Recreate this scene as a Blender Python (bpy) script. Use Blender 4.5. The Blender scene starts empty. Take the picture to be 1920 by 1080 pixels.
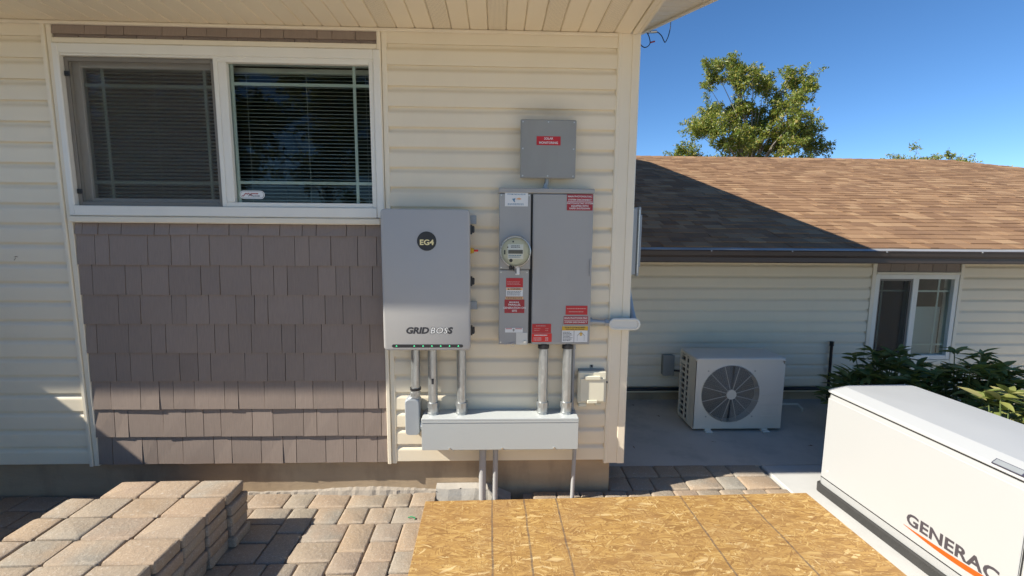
import bpy, math, random
from mathutils import Vector, Matrix
random.seed(7)
S = bpy.context.scene
COL = S.collection
R = math.radians

# ------------------------------------------------------------------ camera
cam = bpy.data.cameras.new('camera'); cam.lens = 15.739; cam.sensor_width = 36.0
cam.sensor_fit = 'HORIZONTAL'; cam.clip_start = 0.02; cam.clip_end = 900
co = bpy.data.objects.new('camera', cam); COL.objects.link(co)
cr, cu, cw = (0.99946, -0.031888, 0.007875), (-0.0039, 0.122828, 0.99242), (0.032613, 0.991916, -0.122637)
co.matrix_world = Matrix(((cr[0], cu[0], -cw[0], -0.79255), (cr[1], cu[1], -cw[1], -2.73945),
                          (cr[2], cu[2], -cw[2], 1.71103), (0, 0, 0, 1)))
S.camera = co
# ------------------------------------------------------------------ sky, sun, exposure
LIGHT = Vector((1.18, 0.32, -1.0)).normalized()       # the way sunlight travels
w = bpy.data.worlds.new('World'); S.world = w; w.use_nodes = True
nt = w.node_tree; nt.nodes.clear()
sky = nt.nodes.new('ShaderNodeTexSky'); sky.sky_type = 'NISHITA'; sky.sun_disc = False
sky.sun_elevation = math.asin(-LIGHT.z); sky.sun_rotation = math.atan2(-LIGHT.x, -LIGHT.y)
sky.air_density = 1.0; sky.dust_density = 0.1; sky.ozone_density = 4.0; sky.altitude = 2600
bg = nt.nodes.new('ShaderNodeBackground'); bg.inputs['Strength'].default_value = 0.095
wo = nt.nodes.new('ShaderNodeOutputWorld')
hs = nt.nodes.new('ShaderNodeHueSaturation'); hs.inputs['Saturation'].default_value = 1.15
nt.links.new(sky.outputs[0], hs.inputs['Color']); nt.links.new(hs.outputs[0], bg.inputs[0]); nt.links.new(bg.outputs[0], wo.inputs[0])
sun = bpy.data.lights.new('sun', 'SUN'); sun.energy = 5.0; sun.angle = R(0.53); sun.color = (1.0, 0.945, 0.85)
so = bpy.data.objects.new('sun', sun); COL.objects.link(so)
so.rotation_euler = LIGHT.to_track_quat('-Z', 'Y').to_euler(); so.location = (-8, -4, 9)
S.view_settings.view_transform = 'Standard'; S.view_settings.look = 'None'
S.view_settings.gamma = 1.0; S.view_settings.exposure = 0.86; S.view_settings.use_curve_mapping = False
S.render.engine = 'CYCLES'
S.cycles.max_bounces = 8; S.cycles.diffuse_bounces = 5; S.cycles.transparent_max_bounces = 24

# ------------------------------------------------------------------ materials
def nodes(name):
    m = bpy.data.materials.new(name); m.use_nodes = True
    n = m.node_tree; b = n.nodes['Principled BSDF']
    return m, n, b
def N(n, t, **kw):
    x = n.nodes.new(t)
    for k, v in kw.items():
        if k.startswith('i_'): x.inputs[k[2:].replace('_', ' ')].default_value = v
        else: setattr(x, k, v)
    return x
def math_(n, op, a, b=None, c=None):
    x = n.nodes.new('ShaderNodeMath'); x.operation = op
    for i, v in enumerate((a, b, c)):
        if v is None: continue
        if isinstance(v, (int, float)): x.inputs[i].default_value = v
        else: n.links.new(v, x.inputs[i])
    return x.outputs[0]
def mixc(n, f, a, b, mode='MIX'):
    x = n.nodes.new('ShaderNodeMix'); x.data_type = 'RGBA'; x.blend_type = mode
    for s, v in ((x.inputs[0], f), (x.inputs[6], a), (x.inputs[7], b)):
        if isinstance(v, (int, float)): s.default_value = v
        elif isinstance(v, tuple): s.default_value = v if len(v) == 4 else v + (1,)
        else: n.links.new(v, s)
    return x.outputs[2]
def coords(n, world=False, scale=(1, 1, 1), rot=(0, 0, 0), loc=(0, 0, 0), rand=False):
    if world: src = N(n, 'ShaderNodeNewGeometry').outputs['Position']
    else: src = N(n, 'ShaderNodeTexCoord').outputs['Object']
    mp = N(n, 'ShaderNodeMapping'); mp.inputs['Scale'].default_value = scale
    mp.inputs['Rotation'].default_value = rot; mp.inputs['Location'].default_value = loc
    n.links.new(src, mp.inputs[0])
    out = mp.outputs[0]
    if rand:
        oi = N(n, 'ShaderNodeObjectInfo'); sc = math_(n, 'MULTIPLY', oi.outputs['Random'], 37.0)
        va = N(n, 'ShaderNodeVectorMath', operation='ADD')
        n.links.new(out, va.inputs[0]); n.links.new(sc, va.inputs[1]); out = va.outputs[0]
    return out
def noise(n, vec, scale, detail=4, rough=.55, out=0):
    x = N(n, 'ShaderNodeTexNoise'); x.inputs['Scale'].default_value = scale
    x.inputs['Detail'].default_value = detail; x.inputs['Roughness'].default_value = rough
    n.links.new(vec, x.inputs['Vector']); return x.outputs[out]
def ramp(n, fac, *stops):
    x = N(n, 'ShaderNodeValToRGB'); e = x.color_ramp.elements
    while len(e) < len(stops): e.new(.5)
    for el, (p, c) in zip(e, stops):
        el.position = p; el.color = c if len(c) == 4 else tuple(c) + (1,)
    n.links.new(fac, x.inputs[0]); return x.outputs[0]
def bump(n, b, h, strength=.3, dist=.002):
    x = N(n, 'ShaderNodeBump'); x.inputs['Strength'].default_value = strength; x.inputs['Distance'].default_value = dist
    n.links.new(h, x.inputs['Height']); n.links.new(x.outputs[0], b.inputs['Normal'])
def hsv_rand(n, col, amt, src=None):
    if src is None: src = N(n, 'ShaderNodeObjectInfo').outputs['Random']
    v = math_(n, 'MULTIPLY_ADD', src, amt, 1 - amt / 2)
    h = N(n, 'ShaderNodeHueSaturation'); n.links.new(v, h.inputs['Value'])
    n.links.new(col, h.inputs['Color']); return h.outputs[0]

def M(name, base, rough=.55, metal=0, var=.08, vs=6, bmp=0, bs=180, rnd=0, spec=.5, world=True, grime=0, grime_col=(.12, .1, .08), stretch=(1, 1, 1), stain=None):
    m, n, b = nodes(name)
    v = coords(n, world, scale=stretch, rand=bool(rnd))
    f = noise(n, v, vs, 5)
    d = tuple(min(1, c * (1 + var)) for c in base); e = tuple(c * (1 - var) for c in base)
    c = mixc(n, f, e, d)
    if grime:
        g = noise(n, coords(n, world, scale=(1, 1, .35)), 3.1, 6, .65)
        gm = ramp(n, g, (.5, (0, 0, 0)), (.78, (1, 1, 1)))
        c = mixc(n, math_(n, 'MULTIPLY', gm, grime), c, grime_col)
    if stain:
        ps = N(n, 'ShaderNodeNewGeometry').outputs['Position']; mpn = N(n, 'ShaderNodeMapping'); mpn.vector_type = 'TEXTURE'
        mpn.inputs['Location'].default_value = stain; mpn.inputs['Scale'].default_value = (.26, .3, .10); n.links.new(ps, mpn.inputs[0])
        ln = N(n, 'ShaderNodeVectorMath', operation='LENGTH'); n.links.new(mpn.outputs[0], ln.inputs[0])
        k = math_(n, 'MULTIPLY', ramp(n, ln.outputs['Value'], (0, (1, 1, 1)), (1, (0, 0, 0))), math_(n, 'MULTIPLY_ADD', noise(n, ps, 9, 4), .5, .1))
        c = mixc(n, k, c, (.30, .25, .18))
    if rnd: c = hsv_rand(n, c, rnd)
    n.links.new(c, b.inputs['Base Color'])
    b.inputs['Metallic'].default_value = metal; b.inputs['Specular IOR Level'].default_value = spec
    rr = math_(n, 'MULTIPLY_ADD', noise(n, v, vs * 3, 3), .2, rough - .1)
    n.links.new(rr, b.inputs['Roughness'])
    if bmp: bump(n, b, noise(n, v, bs, 3), bmp)
    return m

MT = {}
MT['siding'] = M('cream_vinyl', (.80, .705, .53), .5, var=.035, vs=2.5, bmp=.12, bs=90, rnd=.03, grime=.10, grime_col=(.42, .36, .27), stretch=(.25, 1, 4), stain=(-.49, -.02, 2.41))
MT['trim'] = M('cream_trim', (.81, .725, .56), .45, var=.03, vs=3, grime=.1, grime_col=(.4, .34, .26))
MT['soffit'] = M('cream_soffit', (.85, .745, .56), .5, var=.03, vs=3, rnd=.03)
MT['winframe'] = M('almond_frame', (.80, .77, .68), .35, var=.03, vs=5, grime=.12, grime_col=(.4, .37, .3))
MT['foundation'] = M('stained_concrete', (.42, .315, .20), .9, var=.25, vs=5, bmp=.6, bs=60, grime=.75, grime_col=(.17, .12, .08), stretch=(.5, 1, 1.6))
MT['chunk'] = M('broken_concrete', (.40, .37, .32), .95, var=.25, vs=18, bmp=.9, bs=70, grime=.4)
MT['concrete'] = M('slab_concrete', (.48, .44, .38), .85, var=.2, vs=2.2, bmp=.5, bs=120, grime=.6, grime_col=(.24, .225, .2))
MT['padconcrete'] = M('pad_concrete', (.46, .455, .43), .85, var=.10, vs=4, bmp=.35, bs=120, grime=.2, grime_col=(.26, .25, .23))
MT['bounce_pale'] = M('bounce_concrete', (.53, .48, .41), .85, var=.12, vs=3, bmp=.3, bs=120)  # pale colour picked to bounce sunlight up to the soffit
MT['dark'] = M('dark_gap', (.02, .02, .02), .8, var=.1)
MT['black'] = M('black_plastic', (.018, .018, .02), .35, var=.1)
MT['cabinet'] = M('grey_powder_coat', (.43, .415, .388), .42, var=.02, vs=4, bmp=.08, bs=900)
MT['panel'] = M('aged_grey_steel', (.372, .363, .338), .48, var=.05, vs=5, bmp=.05, bs=500, grime=.22, grime_col=(.24, .235, .22))
MT['panel2'] = M('old_grey_box', (.30, .30, .275), .55, var=.07, vs=7, bmp=.06, bs=500, grime=.4, grime_col=(.2, .195, .17))
MT['trough'] = M('blue_grey_enamel', (.45, .47, .455), .33, var=.02, vs=4, bmp=.05, bs=700)
MT['alum'] = M('cast_grey', (.36, .39, .41), .45, .25, var=.08, vs=20, bmp=.15, bs=300)
MT['white_metal'] = M('pale_cover', (.66, .65, .58), .45, var=.05, vs=10)
MT['cream_plastic'] = M('cream_plastic', (.70, .655, .50), .4, var=.04, vs=10, grime=.2, grime_col=(.4, .36, .28))
MT['galv'] = None
MT['pvc'] = M('grey_pvc', (.36, .36, .355), .5, var=.08, vs=12)
MT['steel'] = M('bright_steel', (.62, .62, .6), .3, .9, var=.1, vs=30)
MT['acwhite'] = M('ivory_casing', (.66, .62, .53), .45, var=.03, vs=5, grime=.2, grime_col=(.4, .37, .3))
MT['acgrille'] = M('grille_wire', (.40, .38, .33), .45, var=.05)
MT['gen'] = M('bisque_enamel', (.40, .407, .402), .38, var=.015, vs=3, bmp=.06, bs=700)
MT['genbase'] = M('charcoal_plastic', (.035, .034, .032), .65, var=.3, vs=14, bmp=.4, bs=120)
MT['red'] = M('red_label', (.52, .018, .022), .4, var=.1, vs=20)
MT['red2'] = M('bright_red_label', (.72, .02, .015), .4, var=.08, vs=20)
MT['maroon'] = M('dark_red_label', (.36, .022, .03), .4, var=.1, vs=20)
MT['labelwhite'] = M('label_white', (.74, .74, .71), .4, var=.04, vs=20)
MT['pink'] = M('faded_pink', (.62, .33, .30), .45, var=.06, vs=20)
MT['yellow'] = M('label_yellow', (.66, .40, .03), .4, var=.05, vs=20)
MT['orange'] = M('label_orange', (.75, .42, .20), .4, var=.06)
MT['genorange'] = M('orange_stripe', (.62, .085, .008), .35, var=.03)
MT['genletter'] = M('charcoal_letter', (.055, .05, .06), .4, var=.05)
MT['inktext'] = M('ink', (.03, .03, .035), .5, var=.1)
MT['blueink'] = M('blue_ink', (.10, .22, .34), .5, var=.1)
MT['gold'] = M('gold_letter', (.75, .62, .33), .3, .7, var=.1)
MT['badgegrey'] = M('silver_badge', (.36, .38, .38), .35, .4, var=.08, vs=30)
MT['badgedark'] = M('navy_badge', (.05, .05, .075), .3, var=.05)
MT['brown'] = M('brown_gutter', (.052, .038, .031), .4, var=.1, vs=5)
MT['flash'] = M('zinc_edge', (.34, .34, .335), .5, .3, var=.15, vs=8)
MT['wood'] = M('fence_wood', (.26, .17, .10), .8, var=.3, vs=4, bmp=.4, bs=50, rnd=.3, stretch=(1, 1, .12))
MT['bark'] = M('bark', (.28, .25, .21), .9, var=.35, vs=10, bmp=.7, bs=40, stretch=(1, 1, .3))
MT['stem'] = M('green_stem', (.12, .16, .05), .6, var=.2)
MT['cable'] = M('black_cable', (.012, .016, .03), .45, var=.1)
MT['interior'] = M('room_wall', (.10, .09, .08), .9, var=.1)
MT['blind'] = M('blind_slat', (.62, .60, .54), .5, var=.05, rnd=.12)
MT['muntin'] = M('muntin_bar', (.70, .72, .64), .4, var=.04)
MT['screenframe'] = M('bronze_screen_frame', (.20, .18, .15), .5, var=.06)
MT['meterface'] = M('meter_face', (.60, .585, .44), .45, var=.06, vs=25)
MT['lcd'] = M('lcd_grey', (.12, .115, .10), .3, var=.2, vs=60)
MT['fan'] = M('dark_fan', (.014, .014, .014), .6, var=.1)
MT['coil'] = M('condenser_coil', (.07, .07, .068), .5, .4, var=.5, vs=60)
MT['leafdry'] = M('dry_leaf', (.16, .08, .04), .8, var=.3)
MT['green'] = M('green_twine', (.02, .30, .12), .5)
MT['redplug'] = M('red_connector', (.25, .02, .03), .4)

def galv():
    m, n, b = nodes('galvanised_steel')
    v = coords(n, True, scale=(1, 1, .35))
    vo = N(n, 'ShaderNodeTexVoronoi'); vo.inputs['Scale'].default_value = 90; n.links.new(v, vo.inputs['Vector'])
    c = mixc(n, vo.outputs['Color'], (.42, .44, .44), (.60, .62, .61))
    c = mixc(n, math_(n, 'MULTIPLY', noise(n, v, 14, 4), .55), c, (.30, .30, .29))
    n.links.new(c, b.inputs['Base Color']); b.inputs['Metallic'].default_value = .8
    n.links.new(math_(n, 'MULTIPLY_ADD', noise(n, v, 30), .25, .26), b.inputs['Roughness'])
    return m
MT['galv'] = galv()

def shake_mat():
    m, n, b = nodes('taupe_shake')
    v = coords(n, True, scale=(1, 1, .06), rand=True)
    g = noise(n, v, 160, 5, .6)
    c = mixc(n, g, (.215, .165, .132), (.325, .252, .202))
    c = mixc(n, math_(n, 'MULTIPLY', noise(n, coords(n, True), 4, 4), .35), c, (.30, .238, .195))
    c = hsv_rand(n, c, .16)
    n.links.new(c, b.inputs['Base Color']); b.inputs['Roughness'].default_value = .62
    bump(n, b, g, .5, .0015); return m
MT['shake'] = shake_mat()

def paver_mat(name, lift=1.0):
    m, n, b = nodes(name)
    oi = N(n, 'ShaderNodeObjectInfo').outputs['Random']
    v = coords(n, False, rand=True)
    r1 = ramp(n, oi, (0, (.40, .315, .235)), (.22, (.40, .345, .275)), (.42, (.35, .325, .275)), (.6, (.41, .325, .235)), (.8, (.38, .325, .265)), (1, (.395, .315, .245)))
    big = noise(n, v, 5.5, 3, .5)
    c = mixc(n, ramp(n, big, (.38, (0, 0, 0)), (.68, (1, 1, 1))), r1, mixc(n, math_(n, 'FRACT', math_(n, 'MULTIPLY', oi, 7.3)), (.43, .335, .24), (.345, .34, .305)))
    fine = noise(n, v, 240, 3, .7)
    c = mixc(n, .8, c, mixc(n, fine, (.10, .09, .08), (.72, .66, .6)), 'OVERLAY')
    sp = noise(n, v, 90, 2, .5)
    c = mixc(n, math_(n, 'MULTIPLY', ramp(n, sp, (.58, (0, 0, 0)), (.75, (1, 1, 1))), .4), c, (.58, .53, .46))
    h = N(n, 'ShaderNodeHueSaturation'); h.inputs['Value'].default_value = lift; n.links.new(c, h.inputs['Color'])
    n.links.new(h.outputs[0], b.inputs['Base Color']); b.inputs['Roughness'].default_value = .92
    b.inputs['Specular IOR Level'].default_value = .25
    hh = math_(n, 'ADD', math_(n, 'MULTIPLY', fine, .5), noise(n, v, 45, 4)); bump(n, b, hh, 1.0, .004)
    return m
MT['paver'] = paver_mat('tumbled_paver')

def osb_mat():
    m, n, b = nodes('oriented_strand_board')
    tc = N(n, 'ShaderNodeTexCoord').outputs['Object']
    wn = N(n, 'ShaderNodeVectorMath', operation='MULTIPLY_ADD'); n.links.new(noise(n, tc, 9, 2, out=1), wn.inputs[0])
    wn.inputs[1].default_value = (.035, .035, 0); n.links.new(tc, wn.inputs[2])
    H = None; B = None; E = None
    random.seed(31)
    for i in range(8):
        a = random.gauss(0, .8) if i % 2 else random.uniform(-1.5, 1.5)
        mp = N(n, 'ShaderNodeMapping'); mp.vector_type = 'TEXTURE'
        mp.inputs['Rotation'].default_value = (0, 0, a)
        L, Wd = (random.uniform(.045, .07), random.uniform(.005, .009)) if i < 4 else (random.uniform(.075, .12), random.uniform(.010, .018))
        mp.inputs['Scale'].default_value = (L, Wd, 1); mp.inputs['Location'].default_value = (i * 3.1, i * 1.7, 0)
        n.links.new(wn.outputs[0], mp.inputs[0])
        vo = N(n, 'ShaderNodeTexVoronoi'); vo.voronoi_dimensions = '2D'; vo.inputs['Scale'].default_value = 1
        n.links.new(mp.outputs[0], vo.inputs['Vector'])
        se = N(n, 'ShaderNodeSeparateColor'); n.links.new(vo.outputs['Color'], se.inputs[0])
        hh, bb, dd = se.outputs[0], se.outputs[1], vo.outputs['Distance']
        if H is None: H, B, E = hh, bb, dd
        else:
            g = math_(n, 'GREATER_THAN', hh, H)
            def sel(x, y):
                k = N(n, 'ShaderNodeMix'); k.data_type = 'FLOAT'
                n.links.new(g, k.inputs[0]); n.links.new(y, k.inputs[2]); n.links.new(x, k.inputs[3]); return k.outputs[0]
            B = sel(bb, B); E = sel(dd, E); H = math_(n, 'MAXIMUM', hh, H)
    c = ramp(n, B, (0, (.235, .125, .036)), (.35, (.34, .195, .058)), (.7, (.41, .250, .080)), (.92, (.475, .315, .115)), (1, (.57, .42, .20)))
    c = mixc(n, math_(n, 'MULTIPLY', ramp(n, E, (.35, (0, 0, 0)), (.75, (1, 1, 1))), .45), c, (.22, .11, .04))
    c = mixc(n, math_(n, 'MULTIPLY', ramp(n, noise(n, tc, 3.2, 4), (.45, (0, 0, 0)), (.72, (1, 1, 1))), .5), c, (.27, .155, .065))
    sx = N(n, 'ShaderNodeSeparateXYZ'); n.links.new(tc, sx.inputs[0])
    wob = math_(n, 'MULTIPLY_ADD', noise(n, tc, 6, 2), .012, -.006)
    line = None
    for xl in (.413, .613, .813, 1.612, 2.018):
        d = math_(n, 'ABSOLUTE', math_(n, 'ADD', math_(n, 'SUBTRACT', sx.outputs[0], xl), wob))
        l = math_(n, 'LESS_THAN', d, .0055)
        line = l if line is None else math_(n, 'MAXIMUM', line, l)
    lm = math_(n, 'MULTIPLY', line, math_(n, 'MULTIPLY_ADD', noise(n, tc, 45, 3), 1.1, .05))
    c = mixc(n, lm, c, (.10, .075, .06))
    n.links.new(c, b.inputs['Base Color']); b.inputs['Roughness'].default_value = .62
    bump(n, b, math_(n, 'ADD', H, math_(n, 'MULTIPLY', B, .4)), .35, .0015)
    return m
MT['osb'] = osb_mat()

def shingle_mat():
    m, n, b = nodes('brown_shingle')
    oi = N(n, 'ShaderNodeObjectInfo').outputs['Random']; isl = N(n, 'ShaderNodeNewGeometry').outputs['Random Per Island']
    k = math_(n, 'FRACT', math_(n, 'ADD', math_(n, 'MULTIPLY', oi, 5.7), isl))
    c = ramp(n, k, (0, (.19, .105, .054)), (.35, (.235, .134, .068)), (.65, (.275, .160, .082)), (.88, (.325, .198, .105)), (1, (.375, .24, .13)))
    v = coords(n, True)
    c = mixc(n, .6, c, mixc(n, noise(n, v, 260, 3, .7), (.2, .2, .2), (.8, .8, .8)), 'OVERLAY')
    c = mixc(n, math_(n, 'MULTIPLY', noise(n, v, 1.6, 4), .4), c, (.20, .13, .09))
    n.links.new(c, b.inputs['Base Color']); b.inputs['Roughness'].default_value = .9; b.inputs['Specular IOR Level'].default_value = .2
    bump(n, b, noise(n, v, 300, 3), .6, .002); return m
MT['shingle'] = shingle_mat()

def leaf_mat(name, stops, trans=.35):
    m, n, b = nodes(name)
    oi = N(n, 'ShaderNodeObjectInfo').outputs['Random']; isl = N(n, 'ShaderNodeNewGeometry').outputs['Random Per Island']
    k = math_(n, 'FRACT', math_(n, 'ADD', math_(n, 'MULTIPLY', oi, 3.7), isl))
    c = ramp(n, k, *stops)
    n.links.new(c, b.inputs['Base Color']); b.inputs['Roughness'].default_value = .45
    tr = N(n, 'ShaderNodeBsdfTranslucent'); n.links.new(mixc(n, .5, c, (.30, .36, .05)), tr.inputs['Color'])
    mx = N(n, 'ShaderNodeMixShader'); mx.inputs[0].default_value = trans
    n.links.new(b.outputs[0], mx.inputs[1]); n.links.new(tr.outputs[0], mx.inputs[2])
    n.links.new(mx.outputs[0], n.nodes['Material Output'].inputs['Surface']); return m
MT['treeleaf'] = leaf_mat('tree_leaf', ((0, (.07, .115, .018)), (.4, (.15, .20, .028)), (.75, (.25, .27, .04)), (.92, (.38, .32, .06)), (1, (.38, .26, .09))))
MT['shrubleaf'] = leaf_mat('shrub_leaf', ((0, (.08, .115, .03)), (.5, (.14, .18, .045)), (.85, (.22, .245, .07)), (1, (.33, .31, .10))), .25)
MT['paleleaf'] = leaf_mat('pale_leaf', ((0, (.16, .19, .05)), (.6, (.24, .25, .07)), (1, (.36, .31, .13))), .3)

def glass(name, tint=(1, 1, 1)):
    m, n, b = nodes(name); n.nodes.remove(b)
    fr = N(n, 'ShaderNodeFresnel'); fr.inputs['IOR'].default_value = 1.28
    t = N(n, 'ShaderNodeBsdfTransparent'); t.inputs['Color'].default_value = tint + (1,)
    g = N(n, 'ShaderNodeBsdfGlossy'); g.inputs['Roughness'].default_value = .004
    mx = N(n, 'ShaderNodeMixShader'); n.links.new(fr.outputs[0], mx.inputs[0])
    n.links.new(t.outputs[0], mx.inputs[1]); n.links.new(g.outputs[0], mx.inputs[2])
    n.links.new(mx.outputs[0], n.nodes['Material Output'].inputs['Surface']); return m
MT['glass'] = glass('window_glass', (.86, .90, .88)); MT['domeglass'] = glass('meter_dome', (.95, .95, .9))
def screen_mat():
    m, n, b = nodes('insect_mesh')
    b.inputs['Base Color'].default_value = (.085, .072, .06, 1); b.inputs['Roughness'].default_value = .7
    t = N(n, 'ShaderNodeBsdfTransparent'); mx = N(n, 'ShaderNodeMixShader'); mx.inputs[0].default_value = .27
    n.links.new(t.outputs[0], mx.inputs[1]); n.links.new(b.outputs[0], mx.inputs[2])
    n.links.new(mx.outputs[0], n.nodes['Material Output'].inputs['Surface']); return m
MT['screen'] = screen_mat()
def led_mat():
    m, n, b = nodes('green_led'); b.inputs['Base Color'].default_value = (.05, .5, .2, 1)
    b.inputs['Emission Color'].default_value = (.1, .9, .4, 1); b.inputs['Emission Strength'].default_value = .7; return m
MT['led'] = led_mat()
def ground_mat():
    m, n, b = nodes('sandy_ground'); v = coords(n, True)
    c = mixc(n, noise(n, v, 2.5, 6, .6), (.27, .235, .19), (.40, .35, .285))
    c = mixc(n, math_(n, 'MULTIPLY', noise(n, v, 90, 3), .5), c, (.22, .185, .15))
    n.links.new(c, b.inputs['Base Color']); b.inputs['Roughness'].default_value = .95
    bump(n, b, noise(n, v, 60, 5), .8, .006); return m
MT['ground'] = ground_mat()
MT['soil'] = M('bark_soil', (.075, .05, .035), .95, var=.4, vs=20, bmp=1, bs=50)

# ------------------------------------------------------------------ mesh helpers
class MB:
    def __init__(s): s.v = []; s.f = []; s.m = []
    def add(s, vs, fs, mi=0):
        o = len(s.v); s.v += [tuple(p) for p in vs]; s.f += [tuple(i + o for i in f) for f in fs]; s.m += [mi] * len(fs); return s
    def box(s, x0, x1, y0, y1, z0, z1, mi=0, bev=0):
        if x0 > x1: x0, x1 = x1, x0
        if y0 > y1: y0, y1 = y1, y0
        if z0 > z1: z0, z1 = z1, z0
        if not bev:
            v = [(x, y, z) for x in (x0, x1) for y in (y0, y1) for z in (z0, z1)]
            return s.add(v, [(0, 1, 3, 2), (4, 6, 7, 5), (0, 4, 5, 1), (2, 3, 7, 6), (0, 2, 6, 4), (1, 5, 7, 3)], mi)
        b = min(bev, (x1 - x0) * .49, (y1 - y0) * .49, (z1 - z0) * .49)
        c = ((x0, x1), (y0, y1), (z0, z1)); idx = {}; v = []
        for i in (0, 1):
            for j in (0, 1):
                for k in (0, 1):
                    sg = (i, j, k)
                    for ax in range(3):
                        p = [c[a][sg[a]] + (0 if a == ax else (b if sg[a] == 0 else -b)) for a in range(3)]
                        idx[(i, j, k, ax)] = len(v); v.append(p)
        f = []
        for ax in range(3):
            a1, a2 = (ax + 1) % 3, (ax + 2) % 3
            for sd in (0, 1):
                q = []
                for s1, s2 in ((0, 0), (1, 0), (1, 1), (0, 1)):
                    t = [0, 0, 0]; t[ax] = sd; t[a1] = s1; t[a2] = s2; q.append(idx[tuple(t) + (ax,)])
                f.append(tuple(q) if sd else tuple(q[::-1]))
            for s1 in (0, 1):
                for s2 in (0, 1):
                    t0 = [0, 0, 0]; t1 = [0, 0, 0]; t1[ax] = 1
                    for t in (t0, t1): t[a1] = s1; t[a2] = s2
                    f.append((idx[tuple(t0) + (a1,)], idx[tuple(t1) + (a1,)], idx[tuple(t1) + (a2,)], idx[tuple(t0) + (a2,)]))
        for i in (0, 1):
            for j in (0, 1):
                for k in (0, 1): f.append((idx[(i, j, k, 0)], idx[(i, j, k, 1)], idx[(i, j, k, 2)]))
        return s.add(v, f, mi)
    def tube(s, pts, r, n=12, mi=0, cap=True):
        pts = [Vector(p) for p in pts]; rr = r if isinstance(r, (list, tuple)) else [r] * len(pts)
        o = len(s.v); up = None
        for i, p in enumerate(pts):
            d = (pts[min(i + 1, len(pts) - 1)] - pts[max(i - 1, 0)])
            d = d.normalized() if d.length > 1e-9 else Vector((0, 0, 1))
            if up is None: up = Vector((0, 0, 1)) if abs(d.z) < .9 else Vector((1, 0, 0))
            a = d.cross(up)
            if a.length < 1e-4: a = d.orthogonal()
            a.normalize(); b2 = d.cross(a).normalized(); up = -b2 if False else up
            for k in range(n):
                t = 2 * math.pi * k / n; s.v.append(tuple(p + (a * math.cos(t) + b2 * math.sin(t)) * rr[i]))
        for i in range(len(pts) - 1):
            for k in range(n):
                k2 = (k + 1) % n
                s.f.append((o + i * n + k, o + i * n + k2, o + (i + 1) * n + k2, o + (i + 1) * n + k)); s.m.append(mi)
        if cap:
            s.f.append(tuple(o + k for k in range(n))[::-1]); s.m.append(mi)
            e = o + (len(pts) - 1) * n; s.f.append(tuple(e + k for k in range(n))); s.m.append(mi)
        return s
    def loft(s, rings, mi=0, cap0=True, cap1=True):
        o = len(s.v); n = len(rings[0])
        for rg in rings: s.v += [tuple(p) for p in rg]
        for i in range(len(rings) - 1):
            for k in range(n):
                k2 = (k + 1) % n
                s.f.append((o + i * n + k, o + i * n + k2, o + (i + 1) * n + k2, o + (i + 1) * n + k)); s.m.append(mi)
        if cap0: s.f.append(tuple(o + k for k in range(n))[::-1]); s.m.append(mi)
        if cap1:
            e = o + (len(rings) - 1) * n; s.f.append(tuple(e + k for k in range(n))); s.m.append(mi)
        return s
    def prism_x(s, prof, x0, x1, mi=0):       # closed profile of (y,z), extruded along x
        n = len(prof)
        v = [(x0, y, z) for y, z in prof] + [(x1, y, z) for y, z in prof]
        f = [(k, (k + 1) % n, n + (k + 1) % n, n + k) for k in range(n)] + [tuple(range(n))[::-1], tuple(range(n, 2 * n))]
        return s.add(v, f, mi)
    def disc(s, c, r, axis='y', n=32, mi=0, dep=.002, ry=None):
        ry = ry or r; v0 = []; v1 = []
        for k in range(n):
            t = 2 * math.pi * k / n; a, b = r * math.cos(t), ry * math.sin(t)
            if axis == 'y': v0.append((c[0] + a, c[1], c[2] + b)); v1.append((c[0] + a, c[1] - dep, c[2] + b))
            else: v0.append((c[0], c[1] + a, c[2] + b)); v1.append((c[0] - dep, c[1] + a, c[2] + b))
        return s.loft([v0, v1], mi)
    def poly_y(s, pts, y, dep, mi=0):          # polygon in xz plane, thin slab
        return s.loft([[(x, y, z) for x, z in pts], [(x, y - dep, z) for x, z in pts]], mi)

def fixn(me):
    import bmesh
    bm = bmesh.new(); bm.from_mesh(me); bmesh.ops.recalc_face_normals(bm, faces=bm.faces); bm.to_mesh(me); bm.free()
def mesh(name, mb, mats, off=(0, 0, 0), smooth=False, fix=True):
    ang = 38 if smooth is True else smooth
    me = bpy.data.meshes.new(name)
    me.from_pydata([(a - off[0], b - off[1], c - off[2]) for a, b, c in mb.v], [], mb.f)
    for mm in (mats if isinstance(mats, (list, tuple)) else [mats]): me.materials.append(MT[mm] if isinstance(mm, str) else mm)
    me.polygons.foreach_set('material_index', mb.m)
    if fix: fixn(me)
    if smooth:
        me.polygons.foreach_set('use_smooth', [True] * len(me.polygons))
        try: me.set_sharp_from_angle(angle=R(ang))
        except Exception: pass
    me.update(); return me
def link(name, data, parent=None, loc=(0, 0, 0), rz=0):
    o = bpy.data.objects.new(name, data); COL.objects.link(o); o.location = loc; o.rotation_euler = (0, 0, rz)
    if parent is not None: o.parent = parent
    return o
def rootloc(p):
    while p.parent is not None: p = p.parent
    return tuple(p.location)
def part(name, mb, mats, parent, smooth=False, local=False, label=None, stuff=False):
    off = (0, 0, 0) if local else rootloc(parent)
    o = link(name, mesh(name, mb, mats, off, smooth), parent)
    if label: o['label'] = label
    if stuff: o['kind'] = 'stuff'
    return o
def tag(o, label, cat, group=None):
    o['label'] = label; o['category'] = cat
    if group: o['group'] = group
    return o
def thing(name, label, cat, loc=(0, 0, 0), rz=0, group=None):
    return tag(link(name, None, None, loc, rz), label, cat, group)
def solo(name, mb, mats, label, cat, loc=(0, 0, 0), smooth=False, group=None):
    o = link(name, mesh(name, mb, mats, loc, smooth), None, loc); return tag(o, label, cat, group)
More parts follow.
